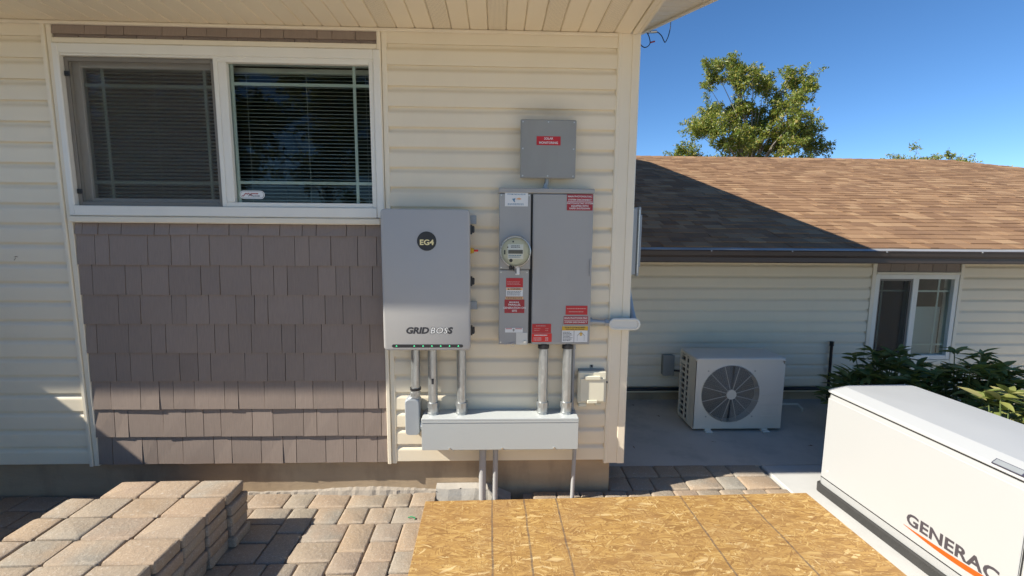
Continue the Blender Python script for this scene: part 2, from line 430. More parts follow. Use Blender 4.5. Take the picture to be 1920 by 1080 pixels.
def struct(name, mb, mats, smooth=False):
    o = link(name, mesh(name, mb, mats, (0, 0, 0), smooth)); o['kind'] = 'structure'; return o
def rrect(x0, x1, y0, y1, r, z, n=5):
    p = []
    for cx, cy, a0 in ((x1 - r, y1 - r, 0), (x0 + r, y1 - r, 90), (x0 + r, y0 + r, 180), (x1 - r, y0 + r, 270)):
        for k in range(n + 1):
            a = R(a0 + 90 * k / n); p.append((cx + r * math.cos(a), cy + r * math.sin(a), z))
    return p
def text(mb, s, x, z, size, y, mi, align='CENTER', bold=0, sx=1, shear=0, flip=None, spacing=1):
    """flat lettering as faces; flip maps (u,v) to a 3D point"""
    cu_ = bpy.data.curves.new('t', 'FONT'); cu_.body = s; cu_.size = size; cu_.align_x = align; cu_.align_y = 'CENTER'
    cu_.offset = bold; cu_.shear = shear; cu_.resolution_u = 3; cu_.space_character = spacing
    o = bpy.data.objects.new('t', cu_); COL.objects.link(o)
    me = bpy.data.meshes.new_from_object(o.evaluated_get(bpy.context.evaluated_depsgraph_get()))
    fn = flip or (lambda u, v: (x + u * sx, y, z + v))
    mb.add([fn(v.co.x, v.co.y) for v in me.vertices], [tuple(p.vertices) for p in me.polygons], mi)
    bpy.data.objects.remove(o); bpy.data.curves.remove(cu_); bpy.data.meshes.remove(me)
def bars(mb, x0, x1, z0, z1, rows, y, mi, ragged=.3, fill=.5):
    h = (z1 - z0) / rows
    for i in range(rows):
        z = z1 - (i + .5) * h; x = x0; xe = x1 - (x1 - x0) * random.random() * ragged
        while x < xe:
            l = random.uniform(.004, .012); mb.box(x, min(x + l, xe), y, y - .0002, z - h * fill / 2, z + h * fill / 2, mi); x += l + .0022

G = 0.03          # level of the paving
# ================================================================== the setting
mb = MB(); mb.add([(-250, -250, -.062), (250, -250, -.062), (250, 250, -.062), (-250, 250, -.062)], [(0, 1, 2, 3)])
struct('ground', mb, 'ground')
mb = MB(); mb.box(-.04, 4.9, .328, 1.75, -.12, .018)
struct('patio_slab', mb, 'concrete')
mb = MB(); mb.box(1.158, 2.06, -1.75, .322, -.12, .022, 0, .008)
struct('generator_pad', mb, 'padconcrete')
mb = MB(); mb.box(2.066, 5.2, -2.5, .322, -.12, .012)
struct('garden_bed', mb, 'soil')
mb = MB(); mb.box(-6.2, 1.15, -9, -1.52, -.1, .012)
struct('bounce_ground', mb, 'bounce_pale')  # unseen ground behind the viewer, made pale to bounce sunlight onto the soffit

# paving stones laid in a random ashlar of three sizes
mb = MB(); mb.box(-4.6, -1.2, -1.5, .015, -.1, .008); mb.box(-1.2, 1.14, -1.5, -1.32, -.1, .008)
mb.box(-.62, 1.14, -.30, .015, -.1, .008); mb.box(-.05, 1.14, .015, .32, -.1, .008)
paving = struct('paver_patio', mb, 'ground')
U = .0775
PV = {}
def paver_mesh(nx, ny, k):
    key = (nx, ny, k)
    if key not in PV:
        rd = random.Random(hash(key) & 255)
        m_ = MB(); x, y = nx * U - .0042, ny * U - .0042; b = .009
        n = 4
        def ring(ins, z): return [(px + rd.uniform(-.0018, .0018), py + rd.uniform(-.0018, .0018), z + rd.uniform(-.001, .001)) for px, py, _ in rrect(-x / 2 + ins, x / 2 - ins, -y / 2 + ins, y / 2 - ins, .010, 0, 2)]
        m_.loft([ring(0, -.07), ring(0, -.012), ring(.003, -.004), ring(.010, 0)])
        PV[key] = mesh('paver', m_, 'paver', smooth=True)
    return PV[key]
def lay(x0, y1, cols, rows_, skip, seed):
    rd = random.Random(seed); best = None
    for attempt in range(60):
        occ = [[0] * cols for _ in range(rows_)]; pl = []; bad = 0
        for j in range(rows_):
            for i in range(cols):
                if occ[j][i]: continue
                opts = [(3, 2), (2, 3), (2, 2), (3, 2), (2, 2)]; rd.shuffle(opts); ok = None
                for a, b in opts:
                    if i + a > cols or j + b > rows_: continue
                    if any(occ[j + q][i + p] for p in range(a) for q in range(b)): continue
                    e = i + a
                    if e < cols and not occ[j][e] and (e + 1 >= cols or occ[j][e + 1]): continue
                    ok = (a, b); break
                if ok is None:
                    for a, b in ((1, 3), (1, 2), (2, 1), (3, 1), (1, 1)):
                        if i + a <= cols and j + b <= rows_ and not any(occ[j + q][i + p] for p in range(a) for q in range(b)): ok = (a, b); bad += 1; break
                a, b = ok
                for p in range(a):
                    for q in range(b): occ[j + q][i + p] = 1
                pl.append((i, j, a, b))
        if best is None or bad < best[0]: best = (bad, pl)
    for i, j, a, b in best[1]:
        cx, cy = x0 + (i + a / 2) * U, y1 - (j + b / 2) * U
        if skip(cx, cy): continue
        o = link('paver', paver_mesh(a, b, rd.randrange(3)), paving, (cx, cy, G + rd.uniform(-.003, .002)), rd.uniform(-.008, .008))
lay(-4.28, .012, 40, 19, lambda x, y: False, 3)
lay(-1.18, .005, 30, 3, lambda x, y: x < -.60 or y < -.26, 5)
lay(-.045, .320, 15, 4, lambda x, y: False, 9)

# ================================================================== main house
house = thing('house', 'cream sided house wall with taupe shakes, wide slider window and deep soffit', 'house')
SZ, Z0 = .1143, .26
def lap(x0, x1, k, axis='x', base=0.0, y=0.0, z0=Z0, sz=SZ):
    z = z0 + k * sz; o = .023
    pr = [(.0, z + .004), (-o + .003, z + .001), (-o, z), (-o - .0005, z + .003), (-o, z + sz * .62), (-o + .0012, z + sz * .68), (-o + .0045, z + sz * .74), (-o + .010, z + sz * .80), (-o + .0145, z + sz * .87), (-o + .0165, z + sz * .95), (-o + .017, z + sz * 1.05), (0, z + sz * 1.05)]
    m_ = MB()
    if axis == 'x': m_.prism_x([(y + a, b) for a, b in pr], x0, x1)
    else:
        m_.prism_x(pr, x0, x1); m_.v = [(base - b_, a_, c_) for a_, b_, c_ in m_.v]
    return m_
# core walls with the window opening and a dark room behind
mb = MB()
WX0, WX1, WZ0, WZ1 = -3.262, -1.468, 1.79, 2.735
mb.box(-9, WX0, .001, .13, .264, 2.9); mb.box(WX1, -.02, .001, .13, .264, 2.9)
mb.box(WX0, WX1, .001, .13, .264, WZ0); mb.box(WX0, WX1, .001, .13, WZ1, 2.9)
mb.box(-.13, -.001, .131, 9.6, .2, 2.95); mb.box(-9, -8.87, .131, 9.6, .2, 2.95); mb.box(-8.87, -.131, 9.47, 9.6, .2, 2.95)
for xg in (-.0015, -8.9):
    mb.add([(xg, 0, 2.95), (xg, 9.6, 2.95), (xg, 4.6, 4.25), (xg - .1, 0, 2.95), (xg - .1, 9.6, 2.95), (xg - .1, 4.6, 4.25)], [(0, 1, 2), (5, 4, 3), (0, 2, 5, 3), (2, 1, 4, 5), (0, 3, 4, 1)])
part('wall', mb, 'siding', house)
mb = MB()
a = [(-3.4, .131, 1.0), (-1.3, .131, 1.0), (-1.3, 3.0, 1.0), (-3.4, 3.0, 1.0), (-3.4, .131, 2.89), (-1.3, .131, 2.89), (-1.3, 3.0, 2.89), (-3.4, 3.0, 2.89)]
mb.add(a, [(0, 1, 2, 3), (4, 7, 6, 5), (1, 5, 6, 2), (2, 6, 7, 3), (3, 7, 4, 0)])
part('room_interior', mb, 'interior', house)
for k in range(23):
    if k * SZ + Z0 > 2.86: break
    part('siding_course', lap(-6.2, -3.318, k), 'siding', house)
    part('siding_course', lap(-1.43, -.098, k), 'siding', house)
    part('siding_course', lap(.005, 1.60, k, 'y', 0.0), 'siding', house)
# shakes
ROWS = [[-3.26, -3.219, -3.129, -2.997, -2.807, -2.721, -2.56, -2.378, -2.266, -2.083, -1.952, -1.87, -1.693, -1.58, -1.48],
[-3.264, -3.158, -3.076, -2.856, -2.721, -2.612, -2.5, -2.313, -2.184, -2.002, -1.917, -1.789, -1.63, -1.518, -1.48],
[-3.268, -3.191, -3.001, -2.909, -2.75, -2.563, -2.452, -2.269, -2.135, -2.055, -1.872, -1.766, -1.682, -1.548, -1.48],
[-3.264, -3.058, -2.93, -2.747, -2.661, -2.528, -2.368, -2.258, -2.179, -1.97, -1.838, -1.731, -1.623, -1.48],
[-3.263, -3.203, -3.016, -2.883, -2.797, -2.612, -2.507, -2.424, -2.289, -2.107, -2.025, -1.867, -1.681, -1.574, -1.48],
[-3.264, -3.108, -3.022, -2.891, -2.73, -2.62, -2.544, -2.338, -2.203, -2.094, -1.982, -1.792, -1.665, -1.48],
[-3.267, -3.157, -2.979, -2.866, -2.782, -2.655, -2.474, -2.391, -2.232, -2.044, -1.935, -1.75, -1.617, -1.535, -1.48],
[-3.267, -3.151, -3.068, -2.857, -2.722, -2.614, -2.509, -2.316, -2.189, -2.002, -1.919, -1.789, -1.628, -1.519, -1.48],
[-3.268, -3.18, -2.999, -2.91, -2.752, -2.565, -2.453, -2.272, -2.137, -2.054, -1.872, -1.762, -1.68, -1.548, -1.48]]
rd = random.Random(12)
def shake(x0, x1, z0, z1, yo=0.0):
    g = .0017; m_ = MB(); t0, t1 = -.0275 + yo + rd.uniform(-.003, .0015), -.0160 + yo
    dz0, dz1 = rd.uniform(-.0015, .0015), rd.uniform(-.0015, .0015); tw = rd.uniform(-.002, .002)
    v = [(x0 + g, -.0015 + yo, z0 + dz0), (x1 - g, -.0015 + yo, z0 + dz1), (x1 - g, -.0015 + yo, z1), (x0 + g, -.0015 + yo, z1),
         (x0 + g, t0 + tw, z0 + dz0), (x1 - g, t0 - tw, z0 + dz1), (x1 - g, t1, z1), (x0 + g, t1, z1)]
    m_.add(v, [(0, 3, 2, 1), (4, 5, 6, 7), (0, 1, 5, 4), (1, 2, 6, 5), (2, 3, 7, 6), (3, 0, 4, 7)]); return m_
part('shake_backing', MB().box(-3.272, -1.479, -.0012, .0005, .266, 1.76), 'shake', house)
part('shake_backing', MB().box(-3.272, -1.479, -.0012, .0005, 2.73, 2.855), 'shake', house)
for i, rw in enumerate(ROWS):
    zb = .258 + (8 - i) * .178
    zt = min(zb + .186, 1.748)
    for x0, x1 in zip(rw, rw[1:]): part('shake', shake(x0, x1, zb, zt), 'shake', house)
for x0, x1 in zip([-3.262, -3.086, -2.97, -2.874, -2.666, -2.532, -2.422, -2.313, -2.127, -1.998, -1.814, -1.731, -1.6, -1.482], [-3.086, -2.97, -2.874, -2.666, -2.532, -2.422, -2.313, -2.127, -1.998, -1.814, -1.731, -1.6, -1.482, -1.48]):
    if x1 - x0 > .01: part('shake', shake(x0, x1, 2.786, 2.855, -.004), 'shake', house)
for x0, x1 in zip([-3.262, -3.129, -2.988, -2.813, -2.711, -2.558, -2.37, -2.261, -2.077, -1.944, -1.863, -1.678, -1.573], [-3.129, -2.988, -2.813, -2.711, -2.558, -2.37, -2.261, -2.077, -1.944, -1.863, -1.678, -1.573, -1.481]):
    part('shake', shake(x0, x1, 2.738, 2.800, .003), 'shake', house)
# vertical trim and corner post
def strip(x0, x1, z0, z1, y=-.034):
    m_ = MB(); xm = x0 + (x1 - x0) * .42
    m_.box(x0, xm, y, .0, z0, z1, 0, .003); m_.box(xm + .002, x1, y + .008, .0, z0, z1, 0, .003); return m_
part('trim_strip', strip(-3.322, -3.268, .246, 2.853), 'trim', house)
part('trim_strip', strip(-1.482, -1.428, .246, 2.853), 'trim', house)
mb = MB()
mb.prism_x([(0, 0)] * 3, 0, 0) if False else None
cp = [(-.104, 0), (-.104, -.022), (-.098, -.030), (-.086, -.030), (-.083, -.025), (-.020, -.025), (-.017, -.030), (.024, -.030), (.030, -.024), (.030, .018), (.025, .021), (.025, .085), (.030, .09), (.030, .102), (.0, .104), (-.001, -.001)]
mb.loft([[(x, y, .238) for x, y in cp], [(x, y, 2.853) for x, y in cp]])
part('corner_post', mb, 'trim', house)
# foundation
mb = MB(); mb.box(-9, -.052, .022, .2, -.3, .262); mb.box(-.2, -.030, .205, 1.75, -.3, .262)
part('foundation', mb, 'foundation', house)
mb = MB(); rr_ = random.Random(4); x = -2.45
pts0, pts1, pts2 = [], [], []
while x < -1.16:
    h = .028 * math.exp(-((x + 1.62) / .38) ** 2) + .006 + rr_.uniform(-.002, .004); d = .018 + .03 * math.exp(-((x + 1.6) / .4) ** 2) + rr_.uniform(-.006, .006)
    pts0.append((x, .022, G + h)); pts1.append((x, .022 - d * .6, G + h * .75)); pts2.append((x, .022 - d, G - .012)); x += .022
nn = len(pts0); mb.v = pts0 + pts1 + pts2
for i in range(nn - 1):
    for k in (0, nn): mb.f.append((k + i, k + i + 1, k + nn + i + 1, k + nn + i)); mb.m.append(0)
part('mortar_bead', mb, 'ground', house)
# soffit of four inch strips, wall channel, fascia, roof
def soffit_strip(x0, x1, y0, y1, z, vent=False):
    m_ = MB(); v = .006
    pr = [(x0 + .0008, z + v), (x0 + v, z), (x1 - v, z), (x1 - .0008, z + v), (x1 - .0008, z + .012), (x0 + .0008, z + .012)]
    m_.loft([[(a, y0, b) for a, b in pr], [(a, y1, b) for a, b in pr]]); return m_
def vent_mat():
    m, n, b = nodes('vented_soffit'); v = coords(n, True, scale=(150, 150, 0))
    vo = N(n, 'ShaderNodeTexVoronoi'); vo.voronoi_dimensions = '2D'; vo.inputs['Scale'].default_value = 1; vo.inputs['Randomness'].default_value = 0
    n.links.new(v, vo.inputs['Vector'])
    c = mixc(n, math_(n, 'LESS_THAN', vo.outputs['Distance'], .22), (.85, .745, .56), (.24, .2, .14))
    n.links.new(c, b.inputs['Base Color']); b.inputs['Roughness'].default_value = .5; return m
MT['vent'] = vent_mat()
ZS = 2.853
for i in range(60):
    x1 = -.028 - i * .1030; part('soffit_strip', soffit_strip(x1 - .1030, x1, -.672, -.026, ZS), 'vent' if i in (1, 4, 7, 10, 13) else 'soffit', house)
mb = MB(); mb.box(-6.2, -.105, -.040, -.022, 2.834, 2.851, 0, .003)
part('soffit_channel', mb, 'trim', house)
mb = MB(); mb.box(-.026, .004, -.67, -.035, ZS - .006, ZS + .02, 0, .003); mb.box(.006, .03, -.67, -.035, ZS - .002, ZS + .02, 0, .003)
part('soffit_divider', mb, 'trim', house)
SL = .25                                                  # roof slope
def rake_x(y): return .42 - .067 * (y + .62)  # edge tapered toward the ridge, shaped so its shadow on the far roof fits
def rake_z(y): return ZS + SL * (y + .68)
mb = MB()
for k in range(44):                                       # sloped rake soffit boards
    y0 = -.67 + k * .118; y1 = y0 + .112
    mb.add([(.032, y0, rake_z(y0)), (rake_x(y0) - .03, y0, rake_z(y0)), (rake_x(y1) - .03, y1, rake_z(y1)), (.032, y1, rake_z(y1)),
            (.032, y0, rake_z(y0) + .01), (rake_x(y0) - .03, y0, rake_z(y0) + .01), (rake_x(y1) - .03, y1, rake_z(y1) + .01), (.032, y1, rake_z(y1) + .01)],
           [(0, 1, 2, 3), (7, 6, 5, 4), (0, 4, 5, 1), (1, 5, 6, 2), (2, 6, 7, 3), (3, 7, 4, 0)])
part('rake_soffit', mb, 'trim', house)
mb = MB()
def rake_beam(x_in, x_out, za, zb):
    r0 = [(rake_x(-.7) + x_in, -.7, rake_z(-.7) + za), (rake_x(-.7) + x_out, -.7, rake_z(-.7) + za), (rake_x(-.7) + x_out, -.7, rake_z(-.7) + zb), (rake_x(-.7) + x_in, -.7, rake_z(-.7) + zb)]
    r1 = [(rake_x(4.6) + x_in, 4.6, rake_z(4.6) + za), (rake_x(4.6) + x_out, 4.6, rake_z(4.6) + za), (rake_x(4.6) + x_out, 4.6, rake_z(4.6) + zb), (rake_x(4.6) + x_in, 4.6, rake_z(4.6) + zb)]
    return [r0, r1]
mb.loft(rake_beam(-.028, 0, -.012, .19)); mb.box(-9.2, .39, -.70, -.673, ZS - .012, ZS + .19)
part('fascia', mb, 'trim', house)
mb = MB(); mb.loft(rake_beam(-.03, .018, .192, .225)); 
for y0, y1, za, zb in ((-.66, 4.6, .2, .235),):
    xa = -9.4
    v = [(xa, -.72, rake_z(-.72) + .20), (rake_x(-.72) + .02, -.72, rake_z(-.72) + .20), (rake_x(4.6) + .02, 4.6, rake_z(4.6) + .20), (xa, 4.6, rake_z(4.6) + .20)]
    v += [(p[0], p[1], p[2] + .035) for p in v]
    mb.add(v, [(0, 3, 2, 1), (4, 5, 6, 7), (0, 1, 5, 4), (1, 2, 6, 5), (2, 3, 7, 6), (3, 0, 4, 7)])
    zr = rake_z(4.6) + .20; zb_ = ZS + .20
    v = [(xa, 4.6, zr), (rake_x(4.6) + .02, 4.6, zr), (.40, 9.9, zb_), (xa, 9.9, zb_)]
    v += [(p[0], p[1], p[2] + .035) for p in v]
    mb.add(v, [(0, 3, 2, 1), (4, 5, 6, 7), (0, 1, 5, 4), (1, 2, 6, 5), (2, 3, 7, 6), (3, 0, 4, 7)])
part('roof', mb, 'brown', house)

# the wide slider window (part of the house) and its own pieces
win = part('window', MB().box(WX0 - .004, WX0 + .03, -.040, .12, WZ0, WZ1, 0, .004).box(WX1 - .036, WX1 + .004, -.040, .12, WZ0, WZ1, 0, .004)
           .box(WX0 + .03, WX1 - .036, -.039, .12, 2.682, WZ1, 0, .004).box(WX0 + .03, WX1 - .036, -.046, .12, WZ0, 1.848, 0, .004)
           .box(WX0 + .03, WX1 - .036, -.030, -.012, 2.672, 2.683, 0, .002), 'winframe', house)
def frame4(x0, x1, z0, z1, wd, y0, y1, bev=.003):
    return MB().box(x0, x0 + wd, y0, y1, z0, z1, 0, bev).box(x1 - wd, x1, y0, y1, z0, z1, 0, bev).box(x0 + wd, x1 - wd, y0, y1, z0, z0 + wd, 0, bev).box(x0 + wd, x1 - wd, y0, y1, z1 - wd, z1, 0, bev)
part('window_trim', MB().box(-3.268, -1.482, -.030, -.0005, 2.737, 2.768, 0, .004), 'trim', house)
part('window_sill', MB().box(-3.268, -1.482, -.052, -.0005, 1.750, 1.787, 0, .006), 'trim', house)
part('sash', frame4(-2.402, -1.506, 1.849, 2.680, .026, -.028, .03).box(-2.3755, -2.330, -.027, .028, 1.8755, 2.6535, 0, .003), 'winframe', win)
part('sash', frame4(-3.230, -2.385, 1.850, 2.676, .045, .034, .075), 'winframe', win)
part('glass_pane', MB().box(-2.3295, -1.5325, .000, .004, 1.8755, 2.6535), 'glass', win)
part('glass_pane', MB().box(-3.186, -2.429, .050, .054, 1.894, 2.632), 'glass', win)
mm = MB()
for z in (1.993, 2.548): mm.box(-2.329, -1.533, .0055, .0125, z - .009, z + .009, 0, .002)
for x in (-2.318, -1.626): mm.box(x - .009, x + .009, .006, .013, 1.876, 2.653, 0, .002)
part('muntin', mm, 'muntin', win)
mm = MB()
for z in (1.990, 2.540): mm.box(-3.185, -2.43, .0555, .0625, z - .009, z + .009, 0, .002)
for x in (-3.085, -2.506): mm.box(x - .009, x + .009, .056, .063, 1.895, 2.631, 0, .002)
part('muntin', mm, 'muntin', win)
part('screen_frame', frame4(-3.231, -2.404, 1.849, 2.670, .022, -.012, -.003, .002), 'screenframe', win)
part('insect_screen', MB().box(-3.210, -2.425, -.0080, -.0076, 1.870, 2.650), 'screen', win, label='dark see-through insect mesh over the left half of the window')
for z in (1.93, 2.58): part('screen_clip', MB().box(-3.230, -3.200, -.018, -.0125, z - .014, z + .014, 0, .002).box(-3.222, -3.208, -.021, -.018, z - .007, z + .007), 'black', win)
# sticker in the corner of the right pane
mb = MB(); sy = -.0015
def pill(x0, x1, z0, z1, y, dep, mi):
    r = (z1 - z0) / 2 * .98; p = [(a, c) for a, c, _ in rrect(x0, x1, z0, z1, r, 0, 6)]; mb.poly_y(p, y, dep, mi)
pill(-2.314, -2.168, 1.897, 1.945, sy, .0006, 0); pill(-2.309, -2.173, 1.902, 1.940, sy - .0007, .0004, 1); pill(-2.3075, -2.1745, 1.9035, 1.9385, sy - .0012, .0004, 0)
def zig(pts, wd, mi, y):
    for (a, b), (c, d) in zip(pts, pts[1:]):
        l = math.hypot(c - a, d - b); nx, nz = -(d - b) / l * wd, (c - a) / l * wd
        mb.add([(a - nx, y, b - nz), (c - nx, y, d - nz), (c + nx, y, d + nz), (a + nx, y, b + nz)], [(0, 1, 2, 3)], mi)
zig([(-2.300, 1.915), (-2.291, 1.913), (-2.276, 1.931), (-2.268, 1.922), (-2.262, 1.931), (-2.244, 1.912)], .0022, 2, sy - .0022)
zig([(-2.262, 1.912), (-2.249, 1.926), (-2.237, 1.913), (-2.226, 1.914)], .002, 3, sy - .0024)
bars(mb, -2.247, -2.204, 1.924, 1.931, 1, sy - .0018, 2, .1, .9); bars(mb, -2.224, -2.195, 1.911, 1.917, 1, sy - .0018, 3, .1, .9)
part('sticker', mb, ['labelwhite', 'inktext', 'maroon', 'inktext'], win, label='white oval sticker with a dark red mountain logo')
# venetian blinds hang inside: things of their own
def blind(x0, x1, label, tilt):
    b = thing('venetian_blind', label, 'window blind', ((x0 + x1) / 2, .115, 2.66))
    part('head_rail', MB().box(x0, x1, .10, .13, 2.640, 2.668, 0, .003), 'blind', b)
    z = 2.628; L = x1 - x0
    base = MB(); c, s_ = math.cos(tilt) * .0125, math.sin(tilt) * .0125
    base.add([(-L / 2, -c, -s_), (L / 2, -c, -s_), (L / 2, 0, .0025), (-L / 2, 0, .0025), (-L / 2, c, s_), (L / 2, c, s_)], [(0, 1, 2, 3), (3, 2, 5, 4)])
    me = mesh('slat', base, 'blind', fix=False)
    while z > 1.86:
        link('slat', me, b, (0, 0, z - 2.66)); z -= .0215
    mm = MB()
    for q in (.12, .5, .88): mm.tube([(x0 + L * q, .101, 2.64), (x0 + L * q, .101, 1.86)], .0009, 5)
    part('ladder_cord', mm, 'blind', b)
blind(-3.235, -2.42, 'closed venetian blind behind the insect screen, left half of the wide window', R(38))
blind(-2.40, -1.475, 'venetian blind with tilted slats behind the clear right window pane', R(22))

# ================================================================== label maker (faces -Y)
def stick(parent, name, x0, x1, z0, z1, y, bgm, build, mats, label=None):
    m_ = MB(); m_.box(x0, x1, y, y - .0008, z0, z1, 0); build(m_, y - .0012)
    return part(name, m_, [bgm] + mats, parent, label=label)

# ================================================================== light grey wall cabinet
gb = thing('electrical_cabinet', 'large light grey wall cabinet with round black badge and slanted lettering', 'cabinet', (-1.19, -.1, 1.03))
X0, X1, ZA, ZB = -1.446, -.948, 1.03, 1.838
def yring(x0, x1, z0, z1, r, y, n=5): return [(a, y, c) for a, c, _ in rrect(x0, x1, z0, z1, r, 0, n)]
mb = MB(); mb.loft([yring(X0 + .012, X1 - .012, ZA + .012, ZB - .012, .012, -.02), yring(X0 + .012, X1 - .012, ZA + .012, ZB - .012, .012, -.158)])
part('body', mb, 'cabinet', gb, True)
mb = MB(); mb.loft([yring(X0, X1, ZA, ZB, .022, -.158), yring(X0, X1, ZA, ZB, .022, -.190), yring(X0 + .003, X1 - .003, ZA + .003, ZB - .003, .020, -.197), yring(X0 + .010, X1 - .010, ZA + .010, ZB - .010, .016, -.200)])
door = part('door', mb, 'cabinet', gb, True)
mb = MB(); mb.disc((-1.190, -.2002, 1.660), .054, n=48, mi=0, dep=.0016); mb.disc((-1.190, -.2010, 1.660), .0515, n=48, mi=0, dep=.0018)
text(mb, 'EG4', -1.190, 1.652, .041, -.2032, 1, bold=.0012, sx=1.12)
part('badge', mb, ['black', 'gold'], door, label='round black badge reading EG4 in gold')
mb = MB()
text(mb, 'GRID', -1.188, 1.147, .050, -.2006, 0, 'RIGHT', bold=.0022, sx=1.12, shear=.22)
text(mb, 'BOSS', -1.180, 1.147, .050, -.2006, 0, 'LEFT', bold=.0027, sx=1.05, shear=.22, spacing=1.06)
text(mb, 'BOS', -1.180, 1.147, .050, -.2010, 1, 'LEFT', bold=.0002, sx=1.05, shear=.22, spacing=1.06)
part('lettering', mb, ['inktext', 'labelwhite'], door, label='slanted black and outlined lettering GRID BOSS')
mb = MB(); mb.loft([yring(-1.398, -.990, 1.049, 1.067, .0088, -.1985), yring(-1.398, -.990, 1.049, 1.067, .0088, -.2012)])
st = part('status_strip', mb, 'black', door)
for i in range(8):
    if i == 1: continue
    x = -1.372 + i * .0507
    part('indicator_light', MB().poly_y([(x - .005, 1.0555), (x + .005, 1.0555), (x, 1.0625)], -.2014, .0006), 'led', st) if False else part('indicator_light', MB().poly_y([(x - .005, 1.0555), (x + .005, 1.0555), (x, 1.0625)], -.2014, .0006), 'led', gb)
for z in (1.728, 1.428, 1.136):
    part('latch', MB().box(-.962, -.938, -.150, -.112, z - .028, z + .028, 0, .004).box(-.940, -.926, -.146, -.118, z - .020, z + .020, 0, .004), 'black', gb)
part('rotary_switch', MB().box(-.962, -.944, -.135, -.10, 1.585, 1.625, 0, .004).box(-.944, -.930, -.128, -.108, 1.590, 1.620, 0, .003).box(-.931, -.905, -.124, -.112, 1.600, 1.612, 1, .003), ['yellow', 'red2'], gb, label='yellow and red rotary switch handle')
part('bracket', MB().box(-.962, -.918, -.06, -.052, 1.76, 1.81, 0, .002), 'alum', gb)
part('bracket', MB().box(-.962, -.915, -.045, -.039, 1.245, 1.295, 0, .002), 'alum', gb)
mb = MB(); mb.box(X0 + .05, X1 - .05, -.02, -.0175, ZA + .1, ZB - .08)
part('mounting_plate', mb, 'steel', gb)

# ================================================================== meter and breaker panel
mp = thing('meter_panel', 'tall grey meter and breaker panel with round meter and red warning stickers', 'meter panel', (-.51, -.06, 1.045))
PX0, PX1, PZ0, PZ1, PY = -.784, -.236, 1.045, 1.966, -.115
part('enclosure', MB().box(PX0 + .004, PX1 - .004, -.018, -.098, PZ0 + .003, PZ1 - .004, 0, .003), 'panel', mp)
part('rain_hood', MB().box(PX0 - .004, PX1 + .004, -.018, PY - .006, PZ1 - .028, PZ1, 0, .004), 'panel', mp)
up = part('meter_cover', MB().box(PX0, -.600, -.098, PY, 1.497, PZ1 - .031, 0, .004), 'panel', mp)
lo = part('lower_cover', MB().box(PX0, -.607, -.098, PY - .001, PZ0, 1.494, 0, .004), 'panel', mp)
dr = part('breaker_door', MB().box(-.588, PX1, -.098, PY - .003, PZ0, PZ1 - .031, 0, .005), 'panel', mp)
part('gap_strip', MB().box(-.606, -.589, -.0985, -.102, PZ0 + .004, PZ1 - .034), 'dark', mp)
mb = MB(); mb.box(-.680, -.612, PY - .0015, PY - .0035, 1.045, 1.118)
part('latch_plate', mb, 'white_metal', mp)
mb = MB(); mb.tube([(-.628, PY - .002, 1.062), (-.628, PY - .012, 1.062)], .008, 10); mb.tube([(-.69, PY - .006, 1.057), (-.71, PY - .012, 1.05), (-.73, PY - .012, 1.052), (-.75, PY - .01, 1.045)], .0016, 6)
mb.tube([(-.70 + .012 * math.cos(t * .7), PY - .012, 1.045 + .012 * math.sin(t * .7)) for t in range(10)], .0013, 6)
part('seal_wire', mb, 'steel', mp, stuff=True)
mb = MB()
for x, z in ((-.772, 1.925), (-.612, 1.925), (-.772, 1.508), (-.772, 1.480), (-.619, 1.480), (-.772, 1.060)): mb.disc((x, PY - .0008, z), .0042, n=10, dep=.002)
part('cover_screw', mb, 'steel', mp, stuff=True)
part('door_pull', MB().box(-.250, -.240, PY - .003, PY - .012, 1.46, 1.56, 0, .003), 'panel', mp)
# round meter
MC = (-.689, 1.602)
def ringy(r, y, n=40): return [(MC[0] + r * math.cos(2 * math.pi * k / n), y, MC[1] + r * math.sin(2 * math.pi * k / n)) for k in range(n)]
mb = MB(); mb.loft([ringy(.091, PY), ringy(.091, PY - .022), ringy(.087, PY - .026), ringy(.084, PY - .026), ringy(.083, PY - .012)], cap1=True)
meter = part('meter', mb, 'steel', mp, True)
mb = MB(); mb.disc((MC[0], PY - .0125, MC[1]), .0815, n=40, dep=.030); yy = PY - .0430
mb.box(MC[0] - .045, MC[0] + .045, yy, yy - .001, 1.560, 1.645, 1); mb.box(MC[0] - .042, MC[0] + .042, yy - .0012, yy - .002, 1.591, 1.613, 2)
bars(mb, MC[0] - .026, MC[0] + .030, 1.624, 1.640, 2, yy - .0012, 3, .1); bars(mb, MC[0] - .04, MC[0] + .04, 1.567, 1.586, 2, yy - .0012, 4, .2)
mb.disc((MC[0] - .026, yy, 1.552), .010, n=14, mi=3, dep=.0012); mb.disc((MC[0] - .014, yy, 1.660), .005, n=12, mi=3, dep=.0012)
mb.disc((MC[0] - .045, yy, 1.628), .004, n=12, mi=3, dep=.0012); mb.box(MC[0] - .066, MC[0] - .058, yy, yy - .0012, 1.587, 1.612, 3)
text(mb, '0000', MC[0], 1.602, .016, yy - .0024, 3) if False else None
part('dial_face', mb, ['meterface', 'labelwhite', 'lcd', 'inktext', 'blueink'], meter)
mb = MB(); mb.loft([ringy(.0825, PY - .013), ringy(.0825, PY - .060), ringy(.080, PY - .068), ringy(.072, PY - .073), ringy(.03, PY - .076)], cap0=False)
part('glass_dome', mb, 'domeglass', meter, True)
part('seal_tag', MB().box(-.690, -.664, PY - .030, PY - .026, 1.468, 1.512, 0, .002).box(-.679, -.675, PY - .028, PY - .026, 1.512, 1.525).box(-.688, -.682, PY - .0302, PY - .031, 1.475, 1.505, 1), ['labelwhite', 'inktext'], meter)
